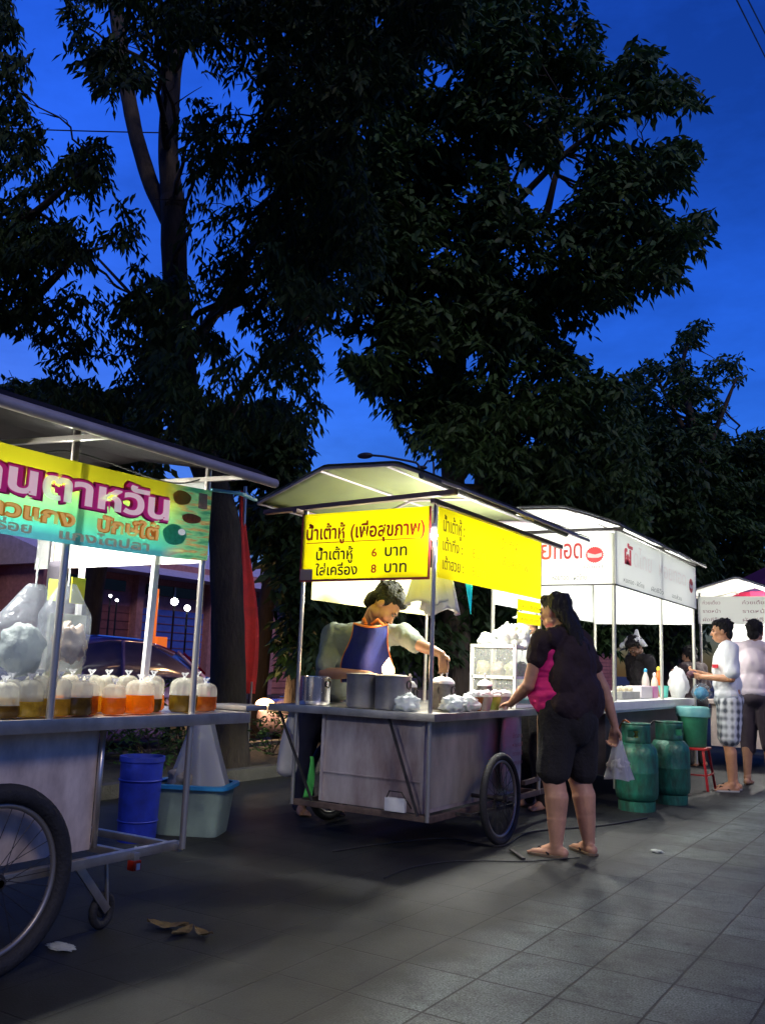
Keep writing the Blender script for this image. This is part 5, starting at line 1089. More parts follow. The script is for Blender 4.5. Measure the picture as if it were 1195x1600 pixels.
def stand(loc, rz, h=1.65, lean=0.0, foot=((-.10, 0, -.12), (.10, 0, .12)), look=(0, 1, 0)):
    k = h / 1.65; M = Matrix.Rotation(rz, 3, 'Z'); loc = Vector(loc)
    w_ = lambda x, y, z: loc + M @ Vector((x * k, y * k + lean * max(0, z - .85) * k, z * k))
    J = {'P': w_(0, 0, .92), 'C': w_(0, .0, 1.20), 'N': w_(0, -.01, 1.42), 'Hd': w_(0, .035, 1.535), 'Mt': M, 'Mh': M @ frame(look)}
    for s, a in (('L', -1), ('R', 1)):
        fx, fy, ft_ = foot[0] if s == 'L' else foot[1]
        J['S' + s] = w_(a * .175, -.01, 1.355); J['H' + s] = w_(a * .09, 0, .88); J['K' + s] = w_((a * .10 + fx) / 2, fy * .5 + .025, .47)
        J['A' + s] = w_(fx, fy - .02, .075); J['T' + s] = w_(fx + ft_ * .3, fy + .14, .02)
        J['E' + s] = w_(a * .22, -.03, 1.08); J['W' + s] = w_(a * .21, .04, .84)
    return J, w_
def flipflop(t, L, s, m_, strap):
    a = L['A' + s]; d = (L['T' + s] - a); d.z = 0; d.normalize(); sd = Vector((-d.y, d.x, 0)); o = Vector((a.x, a.y, 0))
    pts = [(-.075, .0), (-.06, .034), (.0, .038), (.07, .045), (.13, .05), (.178, .036), (.19, 0), (.175, -.034), (.12, -.047), (.05, -.038), (-.06, -.034)]
    k = MB().prism([o + d * x + sd * y + Vector((0, 0, .001)) for x, y in pts], (0, 0, .016)).build('sandal', m_, None, bevel=.003); k.parent = t
    q = MB(); q.tube([o + d * .135 + Vector((0, 0, .02)), o + d * .11 + sd * .01 + Vector((0, 0, .052)), o + d * .03 + sd * .042 + Vector((0, 0, .02))], .006, 6).tube([o + d * .135 + Vector((0, 0, .02)), o + d * .11 - sd * .01 + Vector((0, 0, .052)), o + d * .03 - sd * .042 + Vector((0, 0, .02))], .006, 6)
    q = q.build('strap', strap, None, smooth=True); q.parent = k

# ---- woman customer in pink
rz = rad(74); J, w_ = stand((-2.03, 5.53, 0), rz, 1.60, lean=0.12, foot=((-.13, .02, -.1), (.14, -.03, .25)), look=(-.12, 1, -.12))
J['WL'] = Vector((-2.50, 5.70, .885)); J['EL'] = Vector((-2.235, 5.36, 1.015)); J['SL'] = w_(-.185, .03, 1.33)
J['ER'] = w_(.27, -.10, 1.05); J['WR'] = w_(.31, -.14, .80)
dW = (J['WL'] - J['EL']).normalized()
for s_ in 'LR': J['fatleg'] = 1.22
t, L = person('woman with black ponytail, dark top with hot pink front and black shorts at the counter', J, mat('skin_warm', (0.52, 0.27, 0.17), .5, var=.25, vscale=9), 1.08, 1.02,
              hands={'L': ((dW.x, dW.y, -.12), (0, 0, -1), 1, .35), 'R': (w_(0, .1, -1) - w_(0, 0, 0), w_(-1, 0, 0) - w_(0, 0, 0), -1, 1.3)})
Mt = J['Mt']; q = lambda x, y, z: w_(x, y, z) - Vector((J['P'].x, J['P'].y, 0))
PK = mat('hot_pink_cloth', (0.8, 0.015, 0.2), 0.75, bump=.3, bscale=30); BKC = mat('black_cloth', (0.012, 0.010, 0.012), 0.9, bump=.4, bscale=50); MRC = mat('dark_maroon_cloth', (0.020, 0.008, 0.012), 0.85, bump=.4, bscale=40)
blob_obj('pink_top', [('e', q(0, .045, 1.19), (.200, .175, .19), Mt), ('e', q(0, .055, .99), (.222, .195, .16), Mt), ('e', q(-.01, .07, 1.12), (.195, .18, .17), Mt), ('e', q(0, .04, .92), (.215, .185, .08), Mt), ('c', q(0, .02, 1.36), q(-.17, .03, 1.32), .07, .075), ('c', q(0, .02, 1.36), q(.17, .02, 1.32), .07, .075), ('e', q(-.03, .07, 1.08), (.15, .15, .15), Mt)], PK, t, voxel=.010, smooth=5, fold=.016, fscale=10, fstretch=(.5, .5, 2.2), seed=2)
blob_obj('dark_cardigan', [('e', q(.02, -.055, 1.18), (.190, .125, .22), Mt), ('e', q(.04, -.06, .98), (.195, .145, .19), Mt), ('c', q(0, -.02, 1.40), q(-.15, -.02, 1.35), .06, .07), ('c', q(0, -.02, 1.39), q(.17, -.01, 1.34), .07, .075), ('c', L['SR'], L['SR'].lerp(L['ER'], .55), .078, .07), ('e', q(-.05, -.07, .92), (.17, .11, .12), Mt), ('e', q(-.0, -.05, 1.08), (.20, .13, .2), Mt), ('c', L['SL'], L['SL'].lerp(L['EL'], .34), .078, .072)], MRC, t, voxel=.008, smooth=7, fold=.016, fscale=11, fstretch=(1, 1, .6), seed=5)
blob_obj('shorts', [('e', q(0, .01, .92), (.215, .185, .15), Mt), ('e', q(0, .02, .82), (.215, .165, .15), Mt), ('c', q(-.09, .0, .88), q(-.12, .03, .53), .135, .108), ('c', q(.09, -.01, .88), q(.125, -.01, .53), .135, .106), ('e', q(0, -.03, .82), (.185, .15, .16), Mt)], BKC, t, voxel=.010, smooth=5, fold=.014, fscale=9, seed=9)
M = J['Mh']; hq = lambda x, y, z: L['Hd'] + M @ Vector((x, y, z)) * 1.02
hp = [('e', hq(0, -.026, .046), (.088, .100, .082), M), ('e', hq(0, -.068, -.01), (.072, .056, .085), M), ('e', hq(0, .025, .078), (.074, .066, .035), M), ('c', hq(-.072, -.01, .05), hq(-.066, -.06, -.03), .018, .020), ('c', hq(.07, -.0, .03), hq(.066, -.05, -.04), .022, .022)]
for i in range(9):
    a = (i - 4) / 4; hp += [('c', hq(a * .05, -.085, -.02), q(a * .05 + .01, -.11 - .02 * (1 - a * a), 1.38), .030, .022), ('c', q(a * .05 + .01, -.11 - .02 * (1 - a * a), 1.38), q(a * .035 + .02, -.165, 1.27 + .03 * abs(a)), .020, .008)]
blob_obj('hair', hp, HAIR, t, voxel=.007, smooth=2, fold=.012, fscale=26, fstretch=(1, 1, .12), seed=4)
for s in 'LR': flipflop(t, L, s, mat('tan_sandal', (0.16, 0.11, 0.07), .7), BKC)
k = J['WR']; hb = thing('carried_bag', 'clear plastic bag hanging from the hand of the woman in pink', 'plastic bag', k)
pleat(k + Vector((.01, .02, -.06)), .02, .085, .27, .07, 6, jag=.08).build('film', mat('grey_film', (0.55, 0.55, 0.58), .22, alpha=.72, transl=.3), hb, smooth=True)
crumple(k + Vector((.01, .02, -.25)), .065, .06, .06, 17, .3).build('contents', mat('bag_goods', (0.45, 0.44, 0.42), .4, var=.4, vscale=30), hb, smooth=True)

# ---- vendor bent over the pots
rt_ = GD(500, 1110, 6.9); rt_.z = 0
J = {'Hd': GD(601, 946, 6.25), 'N': GD(572, 982, 6.42), 'C': GD(562, 1012, 6.46), 'P': GD(505, 1098, 6.75), 'SR': GD(520, 990, 6.5), 'SL': GD(628, 990, 6.25), 'ER': GD(507, 1052, 6.3), 'WR': GD(572, 1053, 6.05), 'EL': GD(655, 1008, 6.05), 'WL': GD(690, 1022, 5.9)}
fwd = Vector((.78, -.55, 0)); J['Mt'] = frame((.62, -.45, -.62)); J['Mh'] = frame((.60, .12, -.80), (.6, .35, .62))
J['Mt'] = frame((.6, -.6, -.55), (.35, -.35, .8))
px_ = rt_.copy()
for s, a in (('R', -1), ('L', 1)):
    d = Vector((.5, .6, 0)).normalized() * a * .1
    J['H' + s] = J['P'] + d * .9 + Vector((0, 0, -.04)); b_ = Vector((J['P'].x, J['P'].y, 0)) + Vector((-.06, .06, 0)) + d * 1.3
    J['K' + s] = b_ + Vector((.05, -.03, .46)); J['A' + s] = b_ + Vector((0, 0, .075)); J['T' + s] = b_ + Vector((.12, -.09, .02))
t, L = person('vendor in grey shirt and blue apron bending his head over the soup pots', J, SKIN, 1.1, 1.22, hands={'R': ((1, -.1, -.1), (0, 0, -1), 1, .8), 'L': ((.3, -.2, -.9), (0, -1, -.2), -1, .6)})
SG = mat('grey_polo', (0.20, 0.23, 0.20), .85, bump=.3, bscale=35)
MtV = J['Mt']
blob_obj('polo_shirt', [('e', L['C'], (.22, .135, .20), MtV), ('e', (L['C'] + L['P']) / 2, (.19, .14, .20), MtV), ('e', L['P'] + Vector((0, 0, .05)), (.18, .14, .13), MtV), ('c', L['N'] - Vector((0, 0, .06)), L['SR'], .085, .085), ('c', L['N'] - Vector((0, 0, .06)), L['SL'], .085, .08), ('c', L['SR'], L['SR'].lerp(L['ER'], .8), .085, .075), ('c', L['SL'], L['SL'].lerp(L['EL'], .8), .08, .065)], SG, t, voxel=.010, smooth=6, fold=.012, fscale=12, fstretch=(1, 1, .5), seed=3)
cp = L['N'] + Vector((0, 0, -.005)); MB().torus(cp, (.15, -.1, 1), .078, .017, 24, 8).build('collar', SG, None, smooth=True).parent = t
blob_obj('trousers', [('c', L['HR'], L['KR'], .115, .09), ('c', L['HL'], L['KL'], .115, .09), ('c', L['KR'], L['AR'], .088, .065), ('c', L['KL'], L['AL'], .088, .065), ('e', L['P'], (.17, .14, .12), MtV)], mat('navy_cloth', (0.02, 0.02, 0.05), .85), t, voxel=.012, smooth=4, fold=.012, seed=6)
# apron panel draped over the chest
AP = mat('blue_apron', (0.006, 0.014, 0.15), .8, var=.2, vscale=14, bump=.3, bscale=30)
corner = [(553, 974), (602, 975), (612, 1068), (532, 1066)]
def apr(u, v):
    a = Vector(corner[0]) .lerp(Vector(corner[1]), u); b = Vector(corner[3]).lerp(Vector(corner[2]), u); p = a.lerp(b, v)
    return GD(p.x + 6 * math.sin(v * 3.1) * (u - .5) + 3 * math.sin(7 * v + u * 2), p.y + 5 * math.sin(math.pi * u) * (1 - v), 6.20 - .12 * math.sin(math.pi * u) + .05 * v + .03 * math.sin(8 * u + 2 * v) * (v + .2)) - rt0
rt0 = Vector((J['P'].x, J['P'].y, 0))
ap = MB().grid(apr, 20, 20).build('apron', AP, None, smooth=True, thick=.006); ap.parent = t
OT = mat('orange_trim', (0.75, 0.20, 0.03), .7)
k = MB(); 
for side in (0, 1): k.tube([apr(side, v / 10) for v in range(11)], .006, 6)
k.tube([apr(u / 10, 0) for u in range(11)], .008, 6); k = k.build('trim', OT, None, smooth=True); k.parent = ap
k = MB()
k.tube([GD(580, 976, 6.12) - rt0, GD(590, 968, 6.12) - rt0, GD(598, 976, 6.14) - rt0], .012, 6).tube([GD(572, 976, 6.12) - rt0, GD(568, 966, 6.14) - rt0], .012, 6)
k = k.build('neck_strap', OT, None, smooth=True); k.parent = ap
M = J['Mh']
short_hair(t, L, M, 1.26, mat('greying_hair', (0.012, 0.013, 0.012), .7, bump=.8, bscale=60, spec=.15), seed=8)

# ---- man in white T shirt and plaid shorts
rz = rad(108); J, w_ = stand(GZ(1142, 1236, 0) + Vector((0.0, 0.02, 0)), rz, 1.70, lean=.03, foot=((-.10, .03, -.1), (.11, -.02, .2)), look=(.05, 1, -.08))
J['EL'] = w_(-.26, .0, 1.07); J['WL'] = w_(-.10, .25, 1.08); J['ER'] = w_(.25, .06, 1.06); J['WR'] = w_(.06, .27, 1.12)
t, L = person('man in white T-shirt with red print and grey plaid shorts holding small purchases', J, mat('skin_tan', (0.48, 0.23, 0.12), .5, var=.1, vscale=12), 1.0, 1.02,
              hands={'L': (w_(.5, .8, 0.1) - w_(0, 0, 0), w_(.6, -.3, .6) - w_(0, 0, 0), 1, 1.1), 'R': (w_(-.5, .8, .1) - w_(0, 0, 0), w_(-.5, -.3, .6) - w_(0, 0, 0), -1, 1.1)})
Mt = J['Mt']; rt0 = Vector((J['P'].x, J['P'].y, 0)); q = lambda x, y, z: w_(x, y, z) - rt0
WT = mat('white_cotton', (0.72, 0.74, 0.76), .85, bump=.2, bscale=30)
blob_obj('t_shirt', [('e', q(0, .01, 1.21), (.20, .13, .20), Mt), ('e', q(0, .01, 1.0), (.185, .135, .20), Mt), ('e', q(0, .01, .92), (.19, .14, .10), Mt), ('c', q(0, -.005, 1.385), L['SL'], .07, .075), ('c', q(0, -.005, 1.385), L['SR'], .07, .075), ('c', L['SL'], L['SL'].lerp(L['EL'], .75), .082, .085), ('c', L['SR'], L['SR'].lerp(L['ER'], .7), .08, .085)], WT, t, voxel=.010, smooth=4, fold=.02, fscale=8, fstretch=(1, 1, .6), seed=12)
def plaid():
    m = bpy.data.materials.new('plaid_cloth'); m.use_nodes = True; n = m.node_tree; L_ = n.links; b = n.nodes['Principled BSDF']; b.inputs['Roughness'].default_value = .85
    tc = n.nodes.new('ShaderNodeTexCoord'); mp = n.nodes.new('ShaderNodeMapping'); mp.inputs['Rotation'].default_value = (0, 0, -rad(108)); L_.new(tc.outputs['Object'], mp.inputs[0])
    prev = None
    for (dr, sc_) in (('X', 5.5), ('Y', 5.5), ('Z', 4.0)):
        wv = n.nodes.new('ShaderNodeTexWave'); wv.bands_direction = dr; wv.inputs['Scale'].default_value = sc_; wv.inputs['Distortion'].default_value = .8; wv.inputs['Detail'].default_value = 0; L_.new(mp.outputs[0], wv.inputs['Vector'])
        if prev is None: prev = wv.outputs['Fac']
        else:
            a = n.nodes.new('ShaderNodeMath'); a.operation = 'ADD'; L_.new(prev, a.inputs[0]); L_.new(wv.outputs['Fac'], a.inputs[1]); prev = a.outputs[0]
    r = n.nodes.new('ShaderNodeValToRGB'); e = r.color_ramp.elements; e[0].position = .25; e[0].color = (.06, .07, .09, 1); e[1].position = .8; e[1].color = (.6, .62, .64, 1)
    mm = n.nodes.new('ShaderNodeMath'); mm.operation = 'MULTIPLY'; mm.inputs[1].default_value = .37; L_.new(prev, mm.inputs[0]); L_.new(mm.outputs[0], r.inputs[0]); L_.new(r.outputs[0], b.inputs['Base Color']); return m
blob_obj('plaid_shorts', [('e', q(0, .0, .86), (.185, .145, .11), Mt), ('c', q(-.085, .0, .84), q(-.095, .015, .53), .115, .118), ('c', q(.085, .0, .84), q(.10, .0, .53), .115, .115)], plaid(), t, voxel=.010, smooth=3, fold=.012, fscale=10, fstretch=(1, 1, .3), seed=15)
k = MB(); cqd = lambda u, v: q(-.135 + .13 * u, .128 + .012 * math.sin(3 * u), 1.14 + .03 * v)
cqd = lambda u, v: q(-.16 + .11 * u, .105 + .04 * u, 1.17 + .035 * v)
k.grid(cqd, 6, 2); k = k.build('red_print', mat('shirt_red', (0.5, .01, .03), .6), None, thick=.006); k.parent = t
short_hair(t, L, J['Mh'], 1.02, seed=20)
for s in 'LR': flipflop(t, L, s, mat('grey_sandal', (0.4, 0.38, 0.36), .7), BKC)
k = w_(-.02, .34, 1.10); pb = thing('held_purse', 'dark purse held in both hands by the man in the white T-shirt', 'purse', k)
crumple(k, .05, .07, .04, 3, .2).build('purse_body', mat('dark_maroon_purse', (0.06, .015, .03), .5), pb, smooth=True)
k = w_(-.03, .26, .93); bg2 = thing('held_blue_bag', 'small clear bag with bright blue contents hanging at the waist of the man in white', 'plastic bag', k)
crumple(k, .09, .10, .085, 5, .2).build('film', FILM2, bg2, smooth=True); crumple(k - Vector((0, 0, .01)), .065, .07, .06, 9, .15).build('contents', mat('sky_blue_goods', (0.03, .35, .6), .5), bg2, smooth=True)

# ---- man seen from behind, pale pink shirt
pos = GD(1185, 1215, 9.5); pos.z = 0; J, w_ = stand(pos, rad(-12), 1.74, foot=((-.10, -.02, -.1), (.10, .05, .1)))
J['WL'] = w_(-.12, .2, 1.0); J['WR'] = w_(.12, .2, 1.0)
t, L = person('man seen from behind in pale pink shirt and dark shorts at the right edge', J, SKIN, 1.04, 1.0, hands={'L': (w_(.5, .8, 0) - w_(0, 0, 0), w_(.6, 0, .6) - w_(0, 0, 0), 1, .9), 'R': (w_(-.5, .8, 0) - w_(0, 0, 0), w_(-.6, 0, .6) - w_(0, 0, 0), -1, .9)})
Mt = J['Mt']; rt0 = Vector((J['P'].x, J['P'].y, 0)); q = lambda x, y, z: w_(x, y, z) - rt0
blob_obj('shirt', [('e', q(0, .0, 1.21), (.20, .13, .21), Mt), ('e', q(0, .0, 1.0), (.19, .135, .20), Mt), ('e', q(0, .0, .92), (.195, .14, .10), Mt), ('c', q(0, -.01, 1.39), L['SL'], .07, .075), ('c', q(0, -.01, 1.39), L['SR'], .07, .075), ('c', L['SL'], L['SL'].lerp(L['EL'], .75), .082, .085), ('c', L['SR'], L['SR'].lerp(L['ER'], .7), .08, .085)], mat('pale_pink_cotton', (0.72, 0.62, 0.66), .85), t, voxel=.012, smooth=4, fold=.018, seed=22)
blob_obj('dark_shorts', [('e', q(0, .0, .86), (.185, .145, .11), Mt), ('c', q(-.09, .0, .84), q(-.10, .01, .36), .11, .085), ('c', q(.09, .0, .84), q(.10, .02, .40), .11, .085)], mat('dark_brown_cloth', (0.05, .035, .045), .9, var=.3), t, voxel=.012, smooth=4, fold=.01, seed=25)
short_hair(t, L, J['Mh'], 1.03, seed=30)
# ---- helper with white hat behind the white cart
def simple_person(label, pos, rz, h, skin, shirt, pants, lean=0.0, hat=None, hs=1.0, pose=None, hair=True, look=(0, 1, -.15), fat=1.0):
    J, w_ = stand(pos, rz, h, lean=lean, look=look)
    if pose: pose(J, w_)
    t, L = person(label, J, skin, fat, hs, hands={'L': (J['WL'] - J['EL'], w_(1, 0, 0) - w_(0, 0, 0), 1, .8), 'R': (J['WR'] - J['ER'], w_(-1, 0, 0) - w_(0, 0, 0), -1, .8)})
    Mt = J['Mt']; rt0 = Vector((J['P'].x, J['P'].y, 0)); q = lambda x, y, z: w_(x, y, z) - rt0
    blob_obj('shirt', [('e', L['C'], (.205, .135, .21), Mt), ('e', (L['C'] + L['P']) / 2, (.19, .14, .20), Mt), ('e', L['P'], (.185, .14, .10), Mt), ('c', L['N'] - Vector((0, 0, .03)), L['SL'], .07, .078), ('c', L['N'] - Vector((0, 0, .03)), L['SR'], .07, .078), ('c', L['SL'], L['SL'].lerp(L['EL'], .8), .08, .075), ('c', L['SR'], L['SR'].lerp(L['ER'], .8), .08, .075)], shirt, t, voxel=.012, smooth=4, fold=.018, seed=h * 31)
    blob_obj('trousers', [('c', L['HL'], L['KL'], .11, .085), ('c', L['HR'], L['KR'], .11, .085), ('c', L['KL'], L['AL'], .085, .06), ('c', L['KR'], L['AR'], .085, .06), ('e', L['P'] - Vector((0, 0, .03)), (.175, .14, .10), Mt)], pants, t, voxel=.013, smooth=4)
    if hair: short_hair(t, L, J['Mh'], hs * 1.03)
    return t, L, J
DKC = mat('dark_brown_top', (0.035, 0.02, 0.022), .85)
pos = GD(1006, 1000, 11.8); pos.z = 0
t, L, J = simple_person('stall helper in dark clothes with a knotted white headscarf beyond the white cart', pos, rad(150), 1.58, mat('skin_shade', (0.14, 0.07, 0.045), .6), BKC, BKC, lean=.2, hs=1.1, look=(0, .6, -.7))  # shade beyond the lamps put into the skin colour
k = blob_obj('headscarf', [('e', L['Hd'] + Vector((0, 0, .085)), (.10, .10, .06)), ('c', L['Hd'] + Vector((-.06, 0, .10)), L['Hd'] + Vector((-.17, -.03, .0)), .045, .03), ('c', L['Hd'] + Vector((.02, 0, .10)), L['Hd'] + Vector((.02, 0, .21)), .05, .02), ('c', L['Hd'] + Vector((.05, 0, .08)), L['Hd'] + Vector((.15, -.03, .02)), .045, .03)], PLW, t, voxel=.01, smooth=3, fold=.015, fscale=20)
pos = GD(1084, 1010, 11.6); pos.z = 0
def ps(J, w_): J['WL'] = w_(-.05, .35, 1.25); J['EL'] = w_(-.2, .15, 1.1)
simple_person('customer in dark brown top standing between the tall white bag and the man in white', pos, rad(60), 1.48, SKIN, DKC, BKC, lean=.1, pose=ps)
pos = Vector((-2.93, 7.16, 0))
t, L, J = simple_person('stall keeper in grey shirt and white cap half hidden behind the glass cabinet', pos, rad(150), 1.62, SKIN, mat('grey_cotton', (0.45, 0.47, 0.48), .85), BKC, lean=.05)
blob_obj('white_cap', [('e', L['Hd'] + J['Mh'] @ Vector((0, -.01, .075)), (.092, .105, .055), J['Mh']), ('e', L['Hd'] + J['Mh'] @ Vector((0, .10, .055)), (.06, .05, .012), J['Mh'])], PLW, t, voxel=.008, smooth=2)
# ================================================================ trees
BARK = mat('bark', (0.055, 0.042, 0.032), 0.95, var=0.5, vscale=9, bump=1.0, bscale=28, stretch=(1, 1, .3))
def leafmat(name, c, tr=.25):
    return mat(name, c, 0.65, var=.55, vscale=1.6, transl=tr)
LEAF = leafmat('leaf_dark_green', (0.022, 0.055, 0.012)); LEAF2 = leafmat('leaf_mid_green', (0.035, 0.080, 0.018))
rng = np.random.default_rng(11)
def inpoly(P, poly):
    x, y = P[:, 0], P[:, 1]; r = np.zeros(len(P), bool); n = len(poly)
    for i in range(n):
        x1, y1 = poly[i]; x2, y2 = poly[(i + 1) % n]
        c = ((y1 > y) != (y2 > y)) & (x < (x2 - x1) * (y - y1) / (y2 - y1 + 1e-9) + x1); r ^= c
    return r
def noise3(P, s, seed):
    return np.array([mnoise.noise(Vector((p[0] * s + seed, p[1] * s, p[2] * s * 1.9))) for p in P])
def grow(h, k=1.35):
    cx = sum(a for a, b in h) / len(h); cy = sum(b for a, b in h) / len(h); return [(cx + (a - cx) * k, cy + (b - cy) * k) for a, b in h]
def crown_points(polys, holes, d0, d1, n, thr=-1, ns=0.9, seed=0, mid=True):
    out = []
    xs = [p[0] for q in polys for p in q]; ys = [p[1] for q in polys for p in q]
    tot = 0
    while tot < n:
        P = np.stack([rng.uniform(min(xs), max(xs), 4000), rng.uniform(min(ys), max(ys), 4000)], 1)
        ok = np.zeros(len(P), bool)
        for q in polys: ok |= inpoly(P, q)
        for h in holes: ok &= ~inpoly(P, grow(h))
        P = P[ok]; d = rng.uniform(d0, d1, len(P))
        V = np.stack([(P[:, 0] - 597.5) / 1400, (P[:, 1] - 800) / 1400, np.ones(len(P))], 1) @ AX.T * d[:, None] + np.array([0, 0, CAMH])
        if thr > -1:
            k = noise3(V, ns, seed) > thr; V = V[k]
        out.append(V); tot += len(V)
    return np.concatenate(out)[:n]
def leaf_mesh(C, L, lw, nl, droop, spread=1.0, twig=True):
    """each centre carries one spray: a twig with nl leaflets of length L"""
    m = len(C); az = rng.uniform(0, 2 * np.pi, m); el = rng.uniform(-.5, .35, m) - droop * .3
    D = np.stack([np.cos(az) * np.cos(el), np.sin(az) * np.cos(el), np.sin(el)], 1)
    sl = L * 2.5 * rng.uniform(.7, 1.3, m)
    vs = []; 
    up = np.array([0, 0, 1.0]); Sd = np.cross(D, up); Sd /= np.linalg.norm(Sd, axis=1)[:, None]; Un = np.cross(Sd, D)
    allv = []
    for i in range(nl):
        f = (i + .5) / nl; sgn = 1 if i % 2 else -1
        B = C + D * (sl * (f - .5))[:, None] - up * (droop * .25 * sl * f * f)[:, None]
        if i == nl - 1: sgn = 0
        dd = D * (.55 + .5 * f) + Sd * sgn * spread * rng.uniform(.7, 1.1, m)[:, None] + rng.normal(0, .22, (m, 3)); dd[:, 2] -= droop * rng.uniform(.4, 1.4, m)
        dd /= np.linalg.norm(dd, axis=1)[:, None]
        ll = L * rng.uniform(.7, 1.25, m)
        pn = np.cross(dd, rng.normal(0, .5, (m, 3)) + up * 1.0); pn /= np.linalg.norm(pn, axis=1)[:, None] + 1e-9
        w_ = (lw * ll)[:, None]; bend = np.cross(pn, dd) * (.10 * ll)[:, None]
        p0 = B; p1 = B + dd * (ll * .45)[:, None] + pn * w_ * .5; p2 = B + dd * ll[:, None] - up * (.12 * ll)[:, None]; p3 = B + dd * (ll * .45)[:, None] - pn * w_ * .5
        pm = B + dd * (ll * .5)[:, None] + bend
        allv.append(np.stack([p0, p1, p2, p3, pm], 1))
    V = np.concatenate(allv).reshape(-1, 3); nq = len(V) // 5
    F = np.arange(nq)[:, None] * 5
    T = np.concatenate([F + np.array([[0, 1, 4]]), F + np.array([[1, 2, 4]]), F + np.array([[2, 3, 4]]), F + np.array([[3, 0, 4]])], 0)
    return V, T
def np_mesh(name, V, T, m_, parent):
    off = wloc(parent); V = V - np.array(off)
    me = bpy.data.meshes.new(name); me.vertices.add(len(V)); me.vertices.foreach_set('co', V.astype('f').ravel())
    me.loops.add(len(T) * 3); me.loops.foreach_set('vertex_index', T.astype('i').ravel()); me.polygons.add(len(T)); me.polygons.foreach_set('loop_start', np.arange(0, len(T) * 3, 3, dtype='i')); me.polygons.foreach_set('loop_total', np.full(len(T), 3, 'i'))
    me.update(calc_edges=True); me.materials.append(m_); o = bpy.data.objects.new(name, me); COL.objects.link(o); o.parent = parent; return o
def limbpath(a, b, k=6, wob=.25, seed=0):
    a = Vector(a); b = Vector(b); L = (b - a).length; P = []
    for i in range(k + 1):
        t = i / k; p = a.lerp(b, t); w_ = wob * L * math.sin(math.pi * t) * .5
        P.append(p + Vector((mnoise.noise(Vector((seed, t * 3, 0))), mnoise.noise(Vector((seed, t * 3, 9))), mnoise.noise(Vector((seed, t * 3, 5))) * .6 + .15 * math.sin(math.pi * t))) * w_)
    return P
def tree(name, label, base, stems, crowns, group='trees behind the carts', leaf=LEAF, nl=9, branch_every=90, cat='tree'):
    t = thing(name, label, cat, base, group)
    k = MB()
    for pts, rr in stems:
        P = []; Rr = []
        for i in range(len(pts) - 1):
            for j in range(6):
                f = j / 6; P.append(Vector(pts[i]).lerp(Vector(pts[i + 1]), f)); Rr.append(rr[i] + (rr[i + 1] - rr[i]) * f)
        P.append(Vector(pts[-1])); Rr.append(rr[-1])
        # soften corners
        for _ in range(2): P = [P[0]] + [(P[i - 1] + P[i] * 2 + P[i + 1]) / 4 for i in range(1, len(P) - 1)] + [P[-1]]
        Rr = [r * (1 + .10 * mnoise.noise(Vector((i * .5, base[0], 0)))) for i, r in enumerate(Rr)]
        k.tube(P, Rr, 16)
    allC = np.concatenate([c for c, *_ in crowns[:2]])
    nodes = [(Vector(p), r) for pts, rr in stems for p, r in zip(pts[1:], rr[1:])]
    for i in range(0, len(allC), branch_every):
        c = Vector(allC[i]); cand = [n_ for n_ in nodes if n_[0].z < c.z + .8] or nodes
        nb = min(cand, key=lambda n_: (n_[0] - c).length); Lb = (nb[0] - c).length
        P = limbpath(nb[0], c, 7, .3, i * .37); r0 = min(nb[1] * .45, .012 + .014 * Lb); k.tube(P, [r0 * (1 - .85 * j / 7) + .004 for j in range(8)], 6)
        for m_ in range(3):
            j = 3 + m_; e = P[j] + Vector((R_.uniform(-1, 1), R_.uniform(-1, 1), R_.uniform(-.2, .7))) * Lb * .22; k.tube(limbpath(P[j], e, 4, .3, i + m_), [.010, .008, .006, .005, .003], 5)
    k.build('trunk', BARK, t, smooth=True)
    Vs = []; Ts = []; o_ = 0
    for (C, L, lw, dr) in crowns:
        V, T = leaf_mesh(C, L, lw, nl, dr); Vs.append(V); Ts.append(T + o_); o_ += len(V)
    np_mesh('crown', np.concatenate(Vs), np.concatenate(Ts), leaf, t)
    return t
# --- forked tree behind the curry cart
b0 = GY(355, 1198, 7.36); b0.z = 0
Y = 7.36
A_poly = [[(92, -60), (760, -60), (700, 60), (640, 120), (560, 200), (560, 300), (610, 420), (540, 470), (470, 480), (450, 500), (462, 560), (500, 590), (530, 640), (520, 690), (450, 720), (330, 735), (255, 700), (235, 560), (205, 440), (232, 340), (240, 305), (300, 260), (290, 170), (240, 120), (180, 140), (135, 110), (120, 70)]]
A_holes = [[(222, 128), (245, 180), (256, 300), (235, 300)], [(345, 115), (398, 125), (398, 170), (350, 160)], [(362, 515), (410, 520), (395, 552), (362, 545)], [(285, 75), (320, 70), (320, 130), (288, 130)], [(300, 300), (316, 300), (312, 420), (300, 400)], [(585, 15), (612, 20), (605, 50), (580, 45)], [(300, 545), (335, 560), (330, 585), (300, 585)], [(338, 190), (372, 195), (365, 215), (335, 212)], [(300, 440), (314, 450), (312, 520), (300, 500)]]
A_sp = [[(285, 60), (420, 60), (420, 260), (290, 300)], [(290, 300), (400, 300), (480, 480), (500, 640), (460, 700), (300, 690), (300, 420)]]
A_dense = [[(92, -60), (760, -60), (700, 60), (560, 200), (560, 300), (610, 420), (540, 470), (470, 480), (400, 300), (420, 60), (285, 60), (240, 120), (180, 140), (135, 110), (120, 70)], [(400, 250), (560, 250), (610, 420), (540, 470), (440, 470)], [(205, 440), (300, 420), (300, 690), (255, 700), (235, 560)]]
